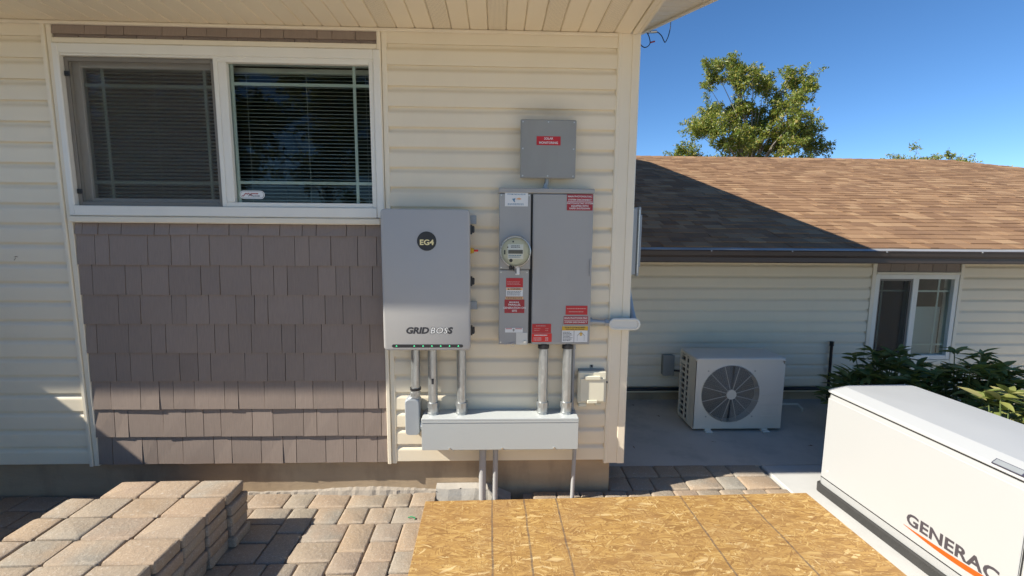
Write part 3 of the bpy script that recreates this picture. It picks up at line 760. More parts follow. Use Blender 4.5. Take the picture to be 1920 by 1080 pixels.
part('seal_ring', MB().box(-.725, -.705, PY, PY - .03, 1.500, 1.522, 0, .003).box(-.702, -.696, PY, PY - .035, 1.492, 1.525, 0, .002), 'black', meter)
L = PY - .0015
def b1(m_, y):
    text(m_, 'SYSTEM INSTALLED BY', -.6845, 1.930, .0105, y, 1, bold=.0002)
    m_.poly_y([(-.71, 1.905), (-.70, 1.888), (-.69, 1.884), (-.695, 1.893), (-.69, 1.908)], y, .0003, 2); m_.poly_y([(-.69, 1.903), (-.67, 1.912), (-.655, 1.905), (-.665, 1.899)], y, .0003, 3)
    bars(m_, -.735, -.635, 1.868, 1.880, 2, y, 2, .15)
stick(up, 'warning_label', -.751, -.618, 1.862, 1.940, L, 'labelwhite', b1, ['blueink', 'blueink', 'orange'], 'white installer sticker with blue print')
L2 = PY - .0045
def b2(m_, y):
    m_.box(-.390, -.244, y + .0004, y, 1.8905, 1.893, 1)
    for s_, z in (('MAIN PHOTOVOLTAIC', 1.921), ('SYSTEM DISCONNECT', 1.902), ('PHOTOVOLTAIC SYSTEM', 1.882), ('EQUIPPED WITH', 1.867), ('RAPID SHUTDOWN', 1.853)):
        text(m_, s_, -.317, z, .0135, y - .0002, 1, bold=.0003)
stick(dr, 'warning_label', -.392, -.242, 1.842, 1.934, L2, 'maroon', b2, ['labelwhite'], 'dark red disconnect and rapid shutdown sticker')
L3 = PY - .0025
def b3(m_, y): bars(m_, -.735, -.648, 1.404, 1.428, 3, y, 1, .25, .35)
stick(lo, 'warning_label', -.741, -.642, 1.391, 1.446, L3, 'red', b3, ['pink'])
def b4(m_, y):
    m_.box(-.739, -.644, y + .0003, y, 1.374, 1.387, 1); text(m_, 'WARNING', -.686, 1.3805, .0125, y - .0003, 2, bold=.0003)
    m_.poly_y([(-.732, 1.376), (-.720, 1.376), (-.726, 1.385)], y - .0002, .0002, 2); bars(m_, -.735, -.648, 1.342, 1.370, 4, y, 2, .15, .4)
stick(lo, 'warning_label', -.741, -.642, 1.338, 1.389, L3, 'labelwhite', b4, ['orange', 'inktext'])
def b5(m_, y): bars(m_, -.74, -.645, 1.322, 1.333, 1, y, 1, .05, .5)
stick(lo, 'warning_label', -.744, -.639, 1.320, 1.3355, L3, 'orange', b5, ['inktext'])
def b6(m_, y):
    bars(m_, -.722, -.662, 1.299, 1.306, 1, y, 1, .05, .8)
    for s_, z in (('PARALLEL', 1.287), ('GENERATION ON', 1.268), ('SITE', 1.250)): text(m_, s_, -.691, z, .0165, y, 1, bold=.0003)
stick(lo, 'warning_label', -.750, -.632, 1.237, 1.318, L3, 'maroon', b6, ['labelwhite'], 'dark red sticker reading parallel generation on site')
def b7(m_, y):
    m_.box(-.742, -.705, y + .0003, y, 1.139, 1.146, 1); m_.box(-.685, -.645, y + .0003, y, 1.139, 1.146, 1); text(m_, '0', -.695, 1.133, .02, y - .0003, 2, bold=.0006)
stick(lo, 'warning_label', -.746, -.640, 1.119, 1.147, L3, 'labelwhite', b7, ['pink', 'inktext'])
def b8(m_, y): bars(m_, -.378, -.262, 1.262, 1.268, 1, y, 1, .05, .8); bars(m_, -.366, -.275, 1.243, 1.249, 1, y, 1, .05, .8)
stick(dr, 'warning_label', -.385, -.255, 1.228, 1.282, L2, 'red', b8, ['pink'])
def b9(m_, y):
    m_.box(-.394, -.252, y + .0003, y, 1.1935, 1.196, 1)
    text(m_, 'MAIN PHOTOVOLTAIC', -.323, 1.207, .0135, y, 1, bold=.0003); text(m_, 'SYSTEM DISCONNECT', -.323, 1.182, .0135, y, 1, bold=.0003)
stick(dr, 'warning_label', -.396, -.250, 1.170, 1.218, L2, 'maroon', b9, ['labelwhite'])
def b10(m_, y):
    m_.box(-.405, -.249, y + .0003, y, 1.132, 1.1585, 1); text(m_, 'SOLAR PV SYSTEM EQUIPPED', -.327, 1.1505, .0095, y - .0003, 2, bold=.0003)
    text(m_, 'WITH RAPID SHUTDOWN', -.327, 1.139, .0095, y - .0003, 2, bold=.0003)
    bars(m_, -.398, -.338, 1.066, 1.126, 7, y, 2, .35, .4); m_.box(-.333, -.331, y + .0003, y, 1.060, 1.131, 2)
    for a_, b_, c_, d_ in ((-.406, -.248, 1.0585, 1.060), (-.406, -.4045, 1.060, 1.158), (-.2495, -.248, 1.060, 1.158)): m_.box(a_, b_, y + .0003, y, c_, d_, 2)
    m_.poly_y([(-.303, 1.108), (-.277, 1.108), (-.290, 1.121)], y, .0003, 1); m_.box(-.296, -.284, y, y - .0003, 1.100, 1.107, 1)
    m_.poly_y([(-.315, 1.100), (-.309, 1.100), (-.290, 1.122), (-.271, 1.100), (-.265, 1.100), (-.290, 1.1275)], y + .0002, .0002, 3)
    for x_ in (-.312, -.270): m_.box(x_ - .001, x_ + .001, y + .0003, y, 1.068, 1.099, 3)
stick(dr, 'warning_label', -.407, -.247, 1.058, 1.160, L2, 'labelwhite', b10, ['yellow', 'inktext', 'badgegrey'], 'yellow topped white rapid shutdown sticker with a small house drawing')
def b11(m_, y): bars(m_, -.56, -.50, 1.157, 1.163, 1, y, 1, .05, .8); bars(m_, -.572, -.535, 1.127, 1.148, 2, y, 1, .2, .3); bars(m_, -.505, -.485, 1.127, 1.148, 2, y, 1, .2, .3)
stick(dr, 'warning_label', -.584, -.471, 1.117, 1.172, L2, 'red', b11, ['pink'])
def b12(m_, y): bars(m_, -.570, -.490, 1.099, 1.107, 1, y, 1, .05, .8); bars(m_, -.575, -.52, 1.068, 1.092, 2, y, 1, .2, .3); bars(m_, -.505, -.485, 1.068, 1.092, 2, y, 1, .2, .35)
stick(dr, 'warning_label', -.586, -.466, 1.062, 1.114, L2, 'red2', b12, ['labelwhite'])

# ================================================================== solar monitoring box above
sb = thing('junction_box', 'square dark grey box with red solar monitoring label, above the meter panel', 'junction box', (-.505, -.05, 2.02))
part('body', MB().box(-.655, -.352, -.019, -.088, 2.032, 2.345, 0, .003), 'panel2', sb)
cv = part('cover', MB().box(-.664, -.344, -.088, -.101, 2.024, 2.352, 0, .005), 'panel2', sb)
mb = MB()
for x in (-.650, -.505, -.358):
    for z in (2.038, 2.338): mb.disc((x, -.1012, z), .004, n=10, dep=.0015)
for x in (-.650, -.358): mb.disc((x, -.1012, 2.190), .004, n=10, dep=.0015)
part('cover_screw', mb, 'steel', cv)
def b13(m_, y): text(m_, 'SOLAR', -.503, 2.246, .017, y, 1, bold=.0004); text(m_, 'MONITORING', -.503, 2.223, .017, y, 1, bold=.0004)
stick(cv, 'warning_label', -.572, -.434, 2.210, 2.259, -.1016, 'red', b13, ['labelwhite'], 'red sticker reading solar monitoring')
mb = MB(); mb.tube([(-.505, -.055, 2.034), (-.505, -.055, 2.005), (-.512, -.055, 1.985), (-.512, -.055, 1.962)], .013, 12); mb.tube([(-.512, -.055, 1.975), (-.512, -.055, 1.966)], .022, 6)
part('conduit_nipple', mb, 'alum', sb, True)

# ================================================================== disconnect on the side wall and corner conduit body
db = thing('disconnect_box', 'narrow grey disconnect box on the side wall, round the corner post', 'disconnect', (.07, .25, 1.44))
part('body', MB().box(.031, .095, .10, .40, 1.45, 1.872, 0, .004), 'alum', db)
part('cover', MB().box(.096, .112, .092, .41, 1.44, 1.88, 0, .005).box(.113, .122, .10, .13, 1.50, 1.83, 0, .003), 'alum', db)
part('hinge', MB().tube([(.100, .089, 1.46), (.100, .089, 1.86)], .004, 8), 'steel', db)
cb = thing('conduit_body', 'pale oval covered conduit fitting wrapped round the house corner', 'conduit fitting', (-.03, -.06, 1.16))
mb = MB(); mb.tube([(-.236, -.062, 1.176), (-.215, -.062, 1.176)], .024, 8); mb.tube([(-.216, -.062, 1.176), (-.10, -.064, 1.168)], .015, 14); mb.tube([(-.135, -.064, 1.170), (-.108, -.064, 1.168)], .022, 6)
part('pipe', mb, 'alum', cb, True)
def oval(y, ins): return [(a, y, c) for a, c, _ in rrect(-.110 + ins, .076 - ins, 1.130 + ins, 1.197 - ins, .0325 - ins, 0, 8)]
mb = MB(); mb.loft([oval(-.034, .006), oval(-.070, .004), oval(-.080, .0)]); part('body', mb, 'alum', cb, True)
mb = MB(); mb.loft([oval(-.0805, -.003), oval(-.087, -.003), oval(-.089, 0), oval(-.089, .009), oval(-.086, .012)]); cvr = part('cover', mb, 'white_metal', cb, True)
mb = MB(); mb.disc((-.100, -.0895, 1.1635), .004, n=10, dep=.002); mb.disc((.066, -.0895, 1.1635), .004, n=10, dep=.002)
part('cover_screw', mb, 'steel', cvr)
mb = MB(); mb.tube([(.052, -.055, 1.165), (.056, .0, 1.185), (.058, .05, 1.23), (.060, .12, 1.33), (.062, .15, 1.40), (.062, .16, 1.45)], [.024, .022, .02, .017, .017, .02], 14)
part('elbow_pipe', mb, 'alum', cb, True)

# ================================================================== wire trough and conduits
wt = thing('wire_trough', 'long pale blue grey metal wiring trough under both cabinets', 'wire trough', (-.77, -.09, .405))
TX0, TX1 = -1.242, -.300
part('body', MB().box(TX0 + .002, TX1 - .002, -.019, -.168, .405, .590, 0, .002), 'trough', wt)
part('lid', MB().box(TX0 - .001, TX1 + .001, -.018, -.173, .5905, .606, 0, .003).box(TX0 - .001, TX1 + .001, -.1695, -.173, .578, .5905, 0, .001), 'trough', wt)
part('front_panel', MB().box(TX0, TX1, -.1682, -.1715, .408, .576, 0, .0012), 'trough', wt)
for x in (-1.075, -.76, -.445):
    part('screw', MB().tube([(x, -.1715, .417), (x, -.178, .417)], .006, 8).tube([(x + .022, -.16, .404), (x + .022, -.16, .398)], .006, 8), 'steel', wt)
def conduit(label, x, ztop, zbot, coupling=False, mark=False):
    c = thing('metal_conduit', label, 'conduit', (x, -.09, zbot), group='galvanised conduits above the trough')
    part('pipe', MB().tube([(x, -.09, zbot + .02), (x, -.09, ztop - .012)], .0285, 24), 'galv', c, True)
    part('bushing', MB().tube([(x, -.09, ztop - .028), (x, -.09, ztop - .008)], .0345, 24).tube([(x, -.09, ztop - .008), (x, -.09, ztop + .004)], .030, 24), 'black', c, True)
    part('locknut', MB().tube([(x, -.09, zbot + .042), (x, -.09, zbot + .074)], .0375, 8).tube([(x, -.09, zbot + .012), (x, -.09, zbot + .041)], .033, 24).tube([(x, -.09, zbot), (x, -.09, zbot + .012)], .037, 10), 'galv', c)
    if mark: part('ink_mark', MB().box(x - .004, x + .010, -.1192, -.1188, .80, .835), 'inktext', c)
conduit('galvanised conduit entering the trough beside its left end, under the cabinet', -1.183, 1.04, .606, mark=True)
conduit('galvanised conduit into the trough under the cabinet right edge', -1.009, 1.04, .606)
conduit('galvanised conduit under the meter panel, left of its two', -.511, 1.045, .606)
conduit('galvanised conduit under the meter panel, nearer the cream outlet', -.364, 1.045, .606)
c = thing('metal_conduit', 'short galvanised conduit leading into the grey elbow fitting left of the trough', 'conduit', (-1.287, -.09, .7), group='galvanised conduits above the trough')
part('pipe', MB().tube([(-1.287, -.09, .76), (-1.284, -.09, 1.03)], .0265, 24), 'galv', c, True)
part('bushing', MB().tube([(-1.284, -.09, 1.012), (-1.284, -.09, 1.032)], .0345, 24), 'black', c, True)
part('collar', MB().tube([(-1.288, -.09, .758), (-1.288, -.09, .772)], .033, 20), 'black', c, True)
part('locknut', MB().tube([(-1.29, -.09, .715), (-1.29, -.09, .756)], .029, 24).tube([(-1.29, -.09, .728), (-1.29, -.09, .746)], .0325, 8), 'galv', c)
cb = thing('conduit_body', 'grey rounded elbow fitting hanging beside the left end of the trough', 'conduit fitting', (-1.305, -.08, .475))
def lb(ins, y): return [(a, y, c_) for a, c_, _ in rrect(-1.352 + ins, -1.262 - ins, .474 + ins, .706 - ins, .022, 0, 5)]
mb = MB(); mb.loft([lb(.006, -.03), lb(0, -.045), lb(0, -.105), lb(.006, -.118)]); part('body', mb, 'alum', cb, True)
mb = MB(); mb.loft([[(a, b, .704) for a, b, _ in rrect(-1.338, -1.266, -.112, -.05, .02, 0)], [(a, b, .716) for a, b, _ in rrect(-1.318, -1.262, -.116, -.064, .02, 0)]]); part('neck', mb, 'alum', cb, True)
mb = MB(); mb.tube([(-1.264, -.085, .53), (-1.242, -.085, .53)], .027, 20); mb.tube([(-1.258, -.085, .53), (-1.246, -.085, .53)], .034, 8); part('hub', mb, 'alum', cb, True)
mb = MB(); mb.tube([(-.319, -.045, .60), (-.319, -.045, 1.05)], .0095, 12); mb.tube([(-.319, -.045, 1.0), (-.319, -.045, 1.05)], .014, 10)
solo('thin_conduit', mb, 'pvc', 'thin grey conduit behind the conduit nearest the outlet', 'conduit', (-.319, -.045, .6), True)
for lab, x, xb, r, y in (('thickest grey plastic pipe dropping from the trough to the ground', -.880, -.882, .0225, -.10), ('slimmer grey plastic pipe beside the thickest one under the trough', -.800, -.802, .0165, -.10), ('thin pale pipe slanting down from the right end of the trough', -.304, -.313, .0125, -.09)):
    solo('plastic_pipe', MB().tube([(xb, y, -.06), (xb, y, .03), (x, y, .406)], r, 18), 'pvc', lab, 'pipe', (xb, y, -.06), True, 'pipes under the trough')

# ================================================================== outlet with a cream weather cover
oc = thing('outlet_box', 'cream weatherproof outlet box beside the corner post', 'outlet', (-.20, -.04, .66))
part('back_box', MB().box(-.286, -.118, -.019, -.045, .672, .868, 0, .004), 'panel2', oc)
part('cover', MB().box(-.292, -.113, -.046, -.074, .657, .862, 0, .007), 'cream_plastic', oc)
part('flap', MB().box(-.278, -.127, -.0745, -.081, .672, .822, 0, .006), 'cream_plastic', oc)
part('hinge', MB().box(-.252, -.152, -.0745, -.088, .812, .838, 0, .004), 'cream_plastic', oc)
part('clasp', MB().box(-.232, -.170, -.0815, -.088, .662, .684, 0, .003), 'cream_plastic', oc)
part('cord_hood', MB().box(-.284, -.232, -.030, -.070, .632, .656, 0, .005).box(-.180, -.140, -.030, -.066, .640, .656, 0, .004), 'cream_plastic', oc)
part('screw', MB().tube([(-.112, -.06, .79), (-.104, -.06, .79)], .007, 8).tube([(-.2, -.024, .885), (-.2, -.034, .885)], .006, 8), 'dark', oc)
part('screw_tab', MB().box(-.212, -.188, -.019, -.024, .868, .893, 0, .002), 'panel2', oc)

# broken footing, loose leaf, green twine
mb = MB(); rr_ = random.Random(9)
top = [(-1.182, -.02), (-1.10, -.03), (-1.02, -.018), (-.93, -.028), (-.85, -.022), (-.80, -.035), (-.745, -.06), (-.70, -.10)]
ring0 = [(x, .018, .087 - max(0, x + .86) * .45) for x, y in top]; ring1 = [(x, y - .012 + rr_.uniform(-.008, .008), .078 - max(0, x + .86) * .55) for x, y in top]
ring2 = [(x + rr_.uniform(-.01, .01), y - .035 + rr_.uniform(-.01, .01), .012 + rr_.uniform(-.01, .01) - max(0, x + .86) * .3) for x, y in top]; ring3 = [(x, y - .06 + rr_.uniform(-.015, .01), -.075) for x, y in top]
n8 = len(top); mb.v = ring0 + ring1 + ring2 + ring3
for k in range(3):
    for i in range(n8 - 1): mb.f.append((k * n8 + i, k * n8 + i + 1, (k + 1) * n8 + i + 1, (k + 1) * n8 + i)); mb.m.append(0)
mb.add([(-1.182, .018, .087), (-1.182, -.032, .078), (-1.182, -.055, .012), (-1.182, -.08, -.075), (-1.182, .018, -.075)], [(0, 1, 2, 3, 4)])
mb.add([(-.70, .018, .015), (-.70, -.112, -.01), (-.70, -.16, -.075), (-.70, .018, -.075)], [(0, 1, 2, 3)])
cf = solo('concrete_footing', mb, 'chunk', 'broken lump of concrete footing exposed in the hole behind the board', 'concrete lump', (-.95, 0, -.07))
mb = MB()
cr_pts = [(-1.182, -.036, .060), (-1.14, -.040, .052), (-1.10, -.044, .062), (-1.06, -.038, .064), (-1.02, -.034, .079)]
mb.tube(cr_pts, .003, 6); part('crack', mb, 'dark', cf)
mb = MB()
for i in range(26):
    a, b = rr_.uniform(-1.15, -.62), rr_.uniform(-.13, -.06); r = rr_.uniform(.008, .026)
    z = -.055
    v = [(a + r * rr_.uniform(.6, 1.1) * math.cos(t * 1.047), b + r * rr_.uniform(.6, 1.1) * math.sin(t * 1.047), z) for t in range(6)]
    v2 = [(a + (p[0] - a) * .6, b + (p[1] - b) * .6, z + r * .9) for p in v]; mb.loft([v, v2])
go = link('gravel', mesh('gravel', mb, 'chunk')); go['kind'] = 'stuff'; go['label'] = 'loose rubble in the hole behind the board'
mb = MB(); mb.add([(-3.63, -.022, 1.545), (-3.605, -.030, 1.552), (-3.598, -.024, 1.548), (-3.61, -.021, 1.540)], [(0, 1, 2, 3)]); mb.tube([(-3.612, -.022, 1.545), (-3.622, -.026, 1.528)], .0012, 5)
solo('dry_leaf', mb, 'leafdry', 'tiny dry brown leaf caught on the left siding', 'leaf', (-3.61, -.022, 1.53))
mb = MB(); mb.tube([(-1.315, -.262, G + .006), (-1.295, -.258, G + .008), (-1.275, -.262, G + .005), (-1.272, -.278, G + .004)], .003, 6)
solo('green_twine', mb, 'green', 'short bit of green twine beside the strand board', 'twine', (-1.29, -.26, G), True)

# ================================================================== strand board
ob = MB(); ob.box(0, 2.452, -1.22, 0, 0, .0150, 0, .0012)
o = link('strand_board', mesh('strand_board', ob, 'osb'), None, (-1.234, -.124, G + .0045), R(1.05))
tag(o, 'golden strand board sheet with dark ruled lines lying on the paving', 'board')

# ================================================================== stack of pavers
SX = [-2.200, -2.432, -2.664, -2.862, -3.005]
colname = ['right hand', 'second from right', 'third from right', 'left hand']
rowname = ['first', 'second', 'third', 'fourth', 'fifth', 'sixth', 'seventh']
layname = ['top', 'second', 'middle', 'fourth', 'bottom']
STK = {}
def stack_mesh(wd, dp, k):
    key = (round(wd, 3), k)
    if key not in STK:
        rd_ = random.Random(k * 17 + int(wd * 1000)); m_ = MB(); x, y, h = wd - .006, dp - .005, .0588
        def ring(ins, z): return [(px + rd_.uniform(-.0022, .0022), py + rd_.uniform(-.0022, .0022), z + rd_.uniform(-.0012, .0012)) for px, py, _ in rrect(-x / 2 + ins, x / 2 - ins, -y / 2 + ins, y / 2 - ins, .012, 0, 3)]
        m_.loft([ring(.007, 0), ring(.001, .006), ring(0, h - .009), ring(.003, h - .003), ring(.010, h)])
        STK[key] = mesh('stacked_paver', m_, 'paver', smooth=True)
    return STK[key]
rd = random.Random(21)
for l in range(5):
    for rI in range(7):
        for cI in range(4):
            if rI == 0 and cI == 3: continue
            wd = SX[cI] - SX[cI + 1]; j = .004 if l == 0 else .012
            cx = (SX[cI] + SX[cI + 1]) / 2 + rd.uniform(-j, j) - .006 * rI * .9 + (.012 if rI == 0 and l > 0 else 0); cy = -.418 - rI * .1605 + rd.uniform(-.003, .003)
            o = link('stacked_paver', stack_mesh(wd, .160, rd.randrange(4)), None, (cx, cy, G + .2400 - l * .06), rd.uniform(-.012, .012))
            tag(o, 'stacked paver in the %s layer, %s row from the house, %s column' % (layname[l], rowname[rI], colname[cI]), 'paver', 'pavers stacked on the patio')

# ================================================================== standby generator
gen = thing('generator', 'large off white standby generator with lid, charcoal base and orange swoosh', 'generator', (1.352, .012, .022), R(2.35))
GW, GL = .62, 1.235
def gring(ix, iy, z, r=.045): return rrect(ix, GW - ix, -GL + iy, -iy, r, z, 6)
part('base', MB().loft([gring(-.012, -.012, 0), gring(-.012, -.012, .050), gring(-.006, -.006, .056)]), 'genbase', gen, True, True)
part('body', MB().loft([gring(.002, .002, .0565), gring(.0, .0, .062), gring(.004, .004, .640), gring(.008, .008, .668)]), 'gen', gen, True, True)
part('seam', MB().loft([gring(.014, .014, .6685), gring(.014, .014, .680)]), 'dark', gen, False, True)
lid = part('lid', MB().loft([gring(.000, .0, .6805), gring(-.004, -.004, .685), gring(-.002, -.002, .694), gring(.006, .005, .701, .048), gring(.072, .036, .727, .055), gring(.078, .040, .729, .055), gring(.25, .4, .737, .055)]), 'gen', gen, 12, True)
mb = MB(); mb.box(-.0065, -.0005, -1.105, -.035, .112, .648, 0, .004)
dp = part('side_panel', mb, 'gen', gen, False, True)
part('panel_groove', MB().box(-.0012, .003, -1.112, -.028, .104, .109).box(-.0012, .003, -1.113, -1.108, .109, .65), 'dark', gen, False, True)
part('lock', MB().tube([(-.006, -.085, .170), (-.0085, -.085, .170)], .006, 12).tube([(-.0085, -.085, .170), (-.009, -.085, .170)], .003, 8, 1), ['labelwhite', 'dark'], dp, False, True)
tm = MB(); text(tm, 'GENERAC', 0, 0, .084, 0, 0, 'LEFT', bold=.0026, spacing=1.04); tw_ = max(v[0] for v in tm.v)
mb = MB(); fl = lambda u, v: (-.0075, -.622 - u * .425 / tw_, .213 + v)
text(mb, 'GENERAC', 0, 0, .084, 0, 0, 'LEFT', bold=.0026, flip=fl, spacing=1.04)
part('lettering', mb, 'genletter', dp, False, True, 'charcoal lettering reading GENERAC')
mb = MB(); n_ = 14; up_, dn_ = [], []
for k in range(n_ + 1):
    t = k / n_; y = -.612 - t * .47; zc = .168 - .012 * math.sin(t * 2.6) + .018 * t * t
    wv = .0012 + .013 * math.sin(min(1, t * 1.2) * math.pi * .62); up_.append((-.0072, y, zc + wv)); dn_.append((-.0072, y, zc - wv))
mb.add(up_ + dn_, [(k, k + 1, n_ + 2 + k, n_ + 1 + k) for k in range(n_)])
part('swoosh', mb, 'genorange', dp, False, True, 'orange swoosh under the lettering')
mb = MB(); mb.box(-.0025, -.0005, -1.205, -1.122, .20, .46, 0)
for z in (.45, .36, .285): mb.box(-.0032, -.0026, -1.204, -1.123, z - .008, z + .006, 1)
for z in (.42, .33, .25, .225): mb.box(-.0031, -.0026, -1.195, -1.13, z - .003, z + .003, 2)
part('warning_label', mb, ['labelwhite', 'genorange', 'blueink'], gen, False, True)
# badge on the sloped lid edge
mb = MB()
def bp(u, v): return (-.0035 + v * .80, -.955 - u, .6985 + v * .60)
def bq(u0, u1, v0, v1, e, mi):
    p = [bp(u0, v0), bp(u1, v0), bp(u1, v1), bp(u0, v1)]; mb.add([(a - e * .6, b, c + e * .8) for a, b, c in p] + [(a, b, c - .002) for a, b, c in p], [(0, 1, 2, 3), (0, 4, 5, 1), (1, 5, 6, 2), (2, 6, 7, 3), (3, 7, 4, 0)], mi)
bq(0, .235, .001, .031, .003, 0); bq(.004, .110, .004, .028, .0036, 1)
fl = lambda u, v: tuple(a + b for a, b in zip(bp(.120 + u, .016 + v), (-.0024, 0, .0032)))
text(mb, '22kW', 0, 0, .024, 0, 2, 'LEFT', bold=.0005, flip=fl)
part('badge', mb, ['badgedark', 'badgegrey', 'labelwhite'], lid, False, True, 'dark badge reading 22kW on the lid edge')

# ================================================================== the lower house behind
bh = thing('back_house', 'lower cream wing with brown shingle roof and dark gutter behind the patio', 'house', (4, 1.7, 0))
BY = 1.63
mb = MB(); BW0, BW1, BB0, BB1 = 3.00, 3.865, .45, 1.325
mb.box(.002, BW0, BY + .001, BY + .12, .1, 1.72); mb.box(BW1, 9.5, BY + .001, BY + .12, .1, 1.72); mb.box(BW0, BW1, BY + .001, BY + .12, .1, BB0); mb.box(BW0, BW1, BY + .001, BY + .12, BB1, 1.72)
part('wall', mb, 'siding', bh)
a = [(2.9, BY + .121, .1), (4, BY + .121, .1), (4, 3.4, .1), (2.9, 3.4, .1), (2.9, BY + .121, 1.7), (4, BY + .121, 1.7), (4, 3.4, 1.7), (2.9, 3.4, 1.7)]
part('room_interior', MB().add(a, [(0, 1, 2, 3), (4, 7, 6, 5), (1, 5, 6, 2), (2, 6, 7, 3), (3, 7, 4, 0)]), 'interior', bh)
for k in range(13):
    part('siding_course', lap(.03, 2.955, k, y=BY, z0=.172), 'siding', bh); part('siding_course', lap(3.905, 6.6, k, y=BY, z0=.172), 'siding', bh)
part('foundation', MB().box(.0, 9.5, BY + .012, BY + .12, -.1, .172), 'foundation', bh)
part('trim_strip', MB().box(2.957, 2.998, BY - .03, BY, .17, 1.6, 0, .003), 'trim', bh)
part('trim_strip', MB().box(3.867, 3.903, BY - .03, BY, .17, 1.6, 0, .003), 'trim', bh)
part('sill_trim', MB().box(3.0, 3.865, BY - .03, BY, .40, .447, 0, .003).box(3.0, 3.865, BY - .034, BY, 1.327, 1.35, 0, .003), 'trim', bh)
for k in range(6):
    x0 = 3.0 + k * .144; part('shake', MB().box(x0 + .002, x0 + .142, BY - .02, BY, 1.352, 1.6), 'shake', bh)
bw = part('window', frame4(BW0, BW1, BB0, BB1, .045, BY - .025, BY + .08).box(3.395, 3.455, BY - .02, BY + .08, BB0 + .045, BB1 - .045, 0, .003), 'winframe', bh)
part('glass_pane', MB().box(3.456, 3.819, BY + .01, BY + .014, .496, 1.279), 'glass', bw); part('glass_pane', MB().box(3.046, 3.394, BY + .03, BY + .034, .496, 1.279), 'glass', bw)
part('muntin', MB().box(3.457, 3.818, BY + .016, BY + .022, 1.145, 1.161).box(3.695, 3.711, BY + .0165, BY + .0225, .497, 1.278).box(3.457, 3.818, BY + .016, BY + .022, .59, .606), 'muntin', bw)
part('muntin', MB().box(3.047, 3.393, BY + .036, BY + .042, 1.145, 1.161).box(3.12, 3.136, BY + .0365, BY + .0425, .497, 1.278), 'muntin', bw)
part('insect_screen', MB().box(3.046, 3.394, BY - .004, BY - .0036, .496, 1.279), 'screen', bw); part('screen_frame', frame4(3.045, 3.395, .495, 1.28, .02, BY - .010, BY + .001, .001), 'screenframe', bw)
part('curtain', MB().box(3.46, 3.82, BY + .09, BY + .10, .49, .98), 'blind', bw)
# eave, gutter, roof
EY, EZ, RS = 1.10, 1.578, .333
mb = MB(); mb.box(.03, 9.4, 1.185, BY, 1.535, 1.55); part('soffit', mb, 'brown', bh)
gp = [(1.035, 1.470), (1.030, 1.478), (1.030, 1.515), (1.018, 1.535), (1.014, 1.568), (1.010, 1.574), (1.014, 1.580), (1.024, 1.578), (1.024, 1.55), (1.11, 1.55), (1.11, 1.470)]
gut = part('gutter', MB().prism_x(gp, .03, 9.3), 'brown', bh)
mb = MB(); rr_ = random.Random(8); x = .03; pt = []
while x < 9.3: pt.append((x, rr_.uniform(-.003, .003))); x += .2
for (xa, d0), (xb, d1) in zip(pt, pt[1:]):
    mb.add([(xa, 1.016, 1.583 + d0), (xb, 1.016, 1.583 + d1), (xb, 1.105, 1.600 + d1 * .4), (xa, 1.105, 1.600 + d0 * .4), (xa, 1.014, 1.574), (xb, 1.014, 1.574)], [(0, 1, 2, 3), (0, 4, 5, 1)])
part('drip_edge', mb, 'flash', bh)
mb = MB()
for x in (1.02, 1.72, 2.55, 3.4, 4.2): mb.tube([(x, 1.0095, 1.572), (x, 1.004, 1.572)], .006, 8)
part('gutter_screw', mb, 'flash', gut)
RY, RXE = 5.66, 7.8
def rz(y): return EZ + .022 + RS * (y - EY)
mb = MB()
def slab(pts, t=.03):
    v = [(x, y, z) for x, y, z in pts] + [(x, y, z - t) for x, y, z in pts]; n = len(pts)
    mb.add(v, [tuple(range(n)), tuple(range(n, 2 * n))[::-1]] + [(k, (k + 1) % n, n + (k + 1) % n, n + k) for k in range(n)])
def hipx(y): return RXE + (RY - y) * 1.02
slab([(.02, EY, rz(EY)), (hipx(EY), EY, rz(EY)), (RXE, RY, rz(RY)), (.02, RY, rz(RY))])
slab([(hipx(EY), EY, rz(EY)), (hipx(EY), 2 * RY - EY, rz(EY)), (RXE, RY, rz(RY))]); slab([(.02, RY, rz(RY)), (RXE, RY, rz(RY)), (hipx(EY), 2 * RY - EY, rz(EY)), (.02, 2 * RY - EY, rz(EY))])
roof = part('roof', mb, 'shingle', bh)
cs = 1 / math.sqrt(1 + RS * RS); ex = .128; rd = random.Random(77); rest = MB(); cnt = 0
nr = int((RY - EY) / (ex * cs))
for r_ in range(nr + 1):
    y0 = EY - .01 + r_ * ex * cs; y1 = min(y0 + ex * cs * 1.25, RY)
    x = .02 - rd.uniform(0, .2); xe = hipx(y0 + .07)
    while x < xe:
        l = rd.choice((.08, .11, .13, .16, .19, .24)) ; x2 = min(x + l, xe); xa = max(x, .021)
        if x2 - xa > .02:
            t0, t1 = rd.choice((.007, .010, .013)), .002; m_ = rest if (r_ > 7 or x > 5.2 or cnt >= 290) else MB()
            v = [(xa + .0015, y0, rz(y0) + .001), (x2 - .0015, y0, rz(y0) + .001), (x2 - .0015, y1, rz(y1) + .0005), (xa + .0015, y1, rz(y1) + .0005),
                 (xa + .0015, y0, rz(y0) + t0), (x2 - .0015, y0, rz(y0) + t0), (x2 - .0015, y1, rz(y1) + t1), (xa + .0015, y1, rz(y1) + t1)]
            m_.add(v, [(4, 5, 6, 7), (0, 1, 5, 4), (1, 2, 6, 5), (3, 0, 4, 7)])
            if m_ is not rest:
                cnt += 1; off = rootloc(bh)
                me = bpy.data.meshes.new('shingle'); me.from_pydata([(a - off[0], b - off[1], c_ - off[2]) for a, b, c_ in m_.v], [], m_.f); me.materials.append(MT['shingle']); link('shingle', me, roof)
        x = x2
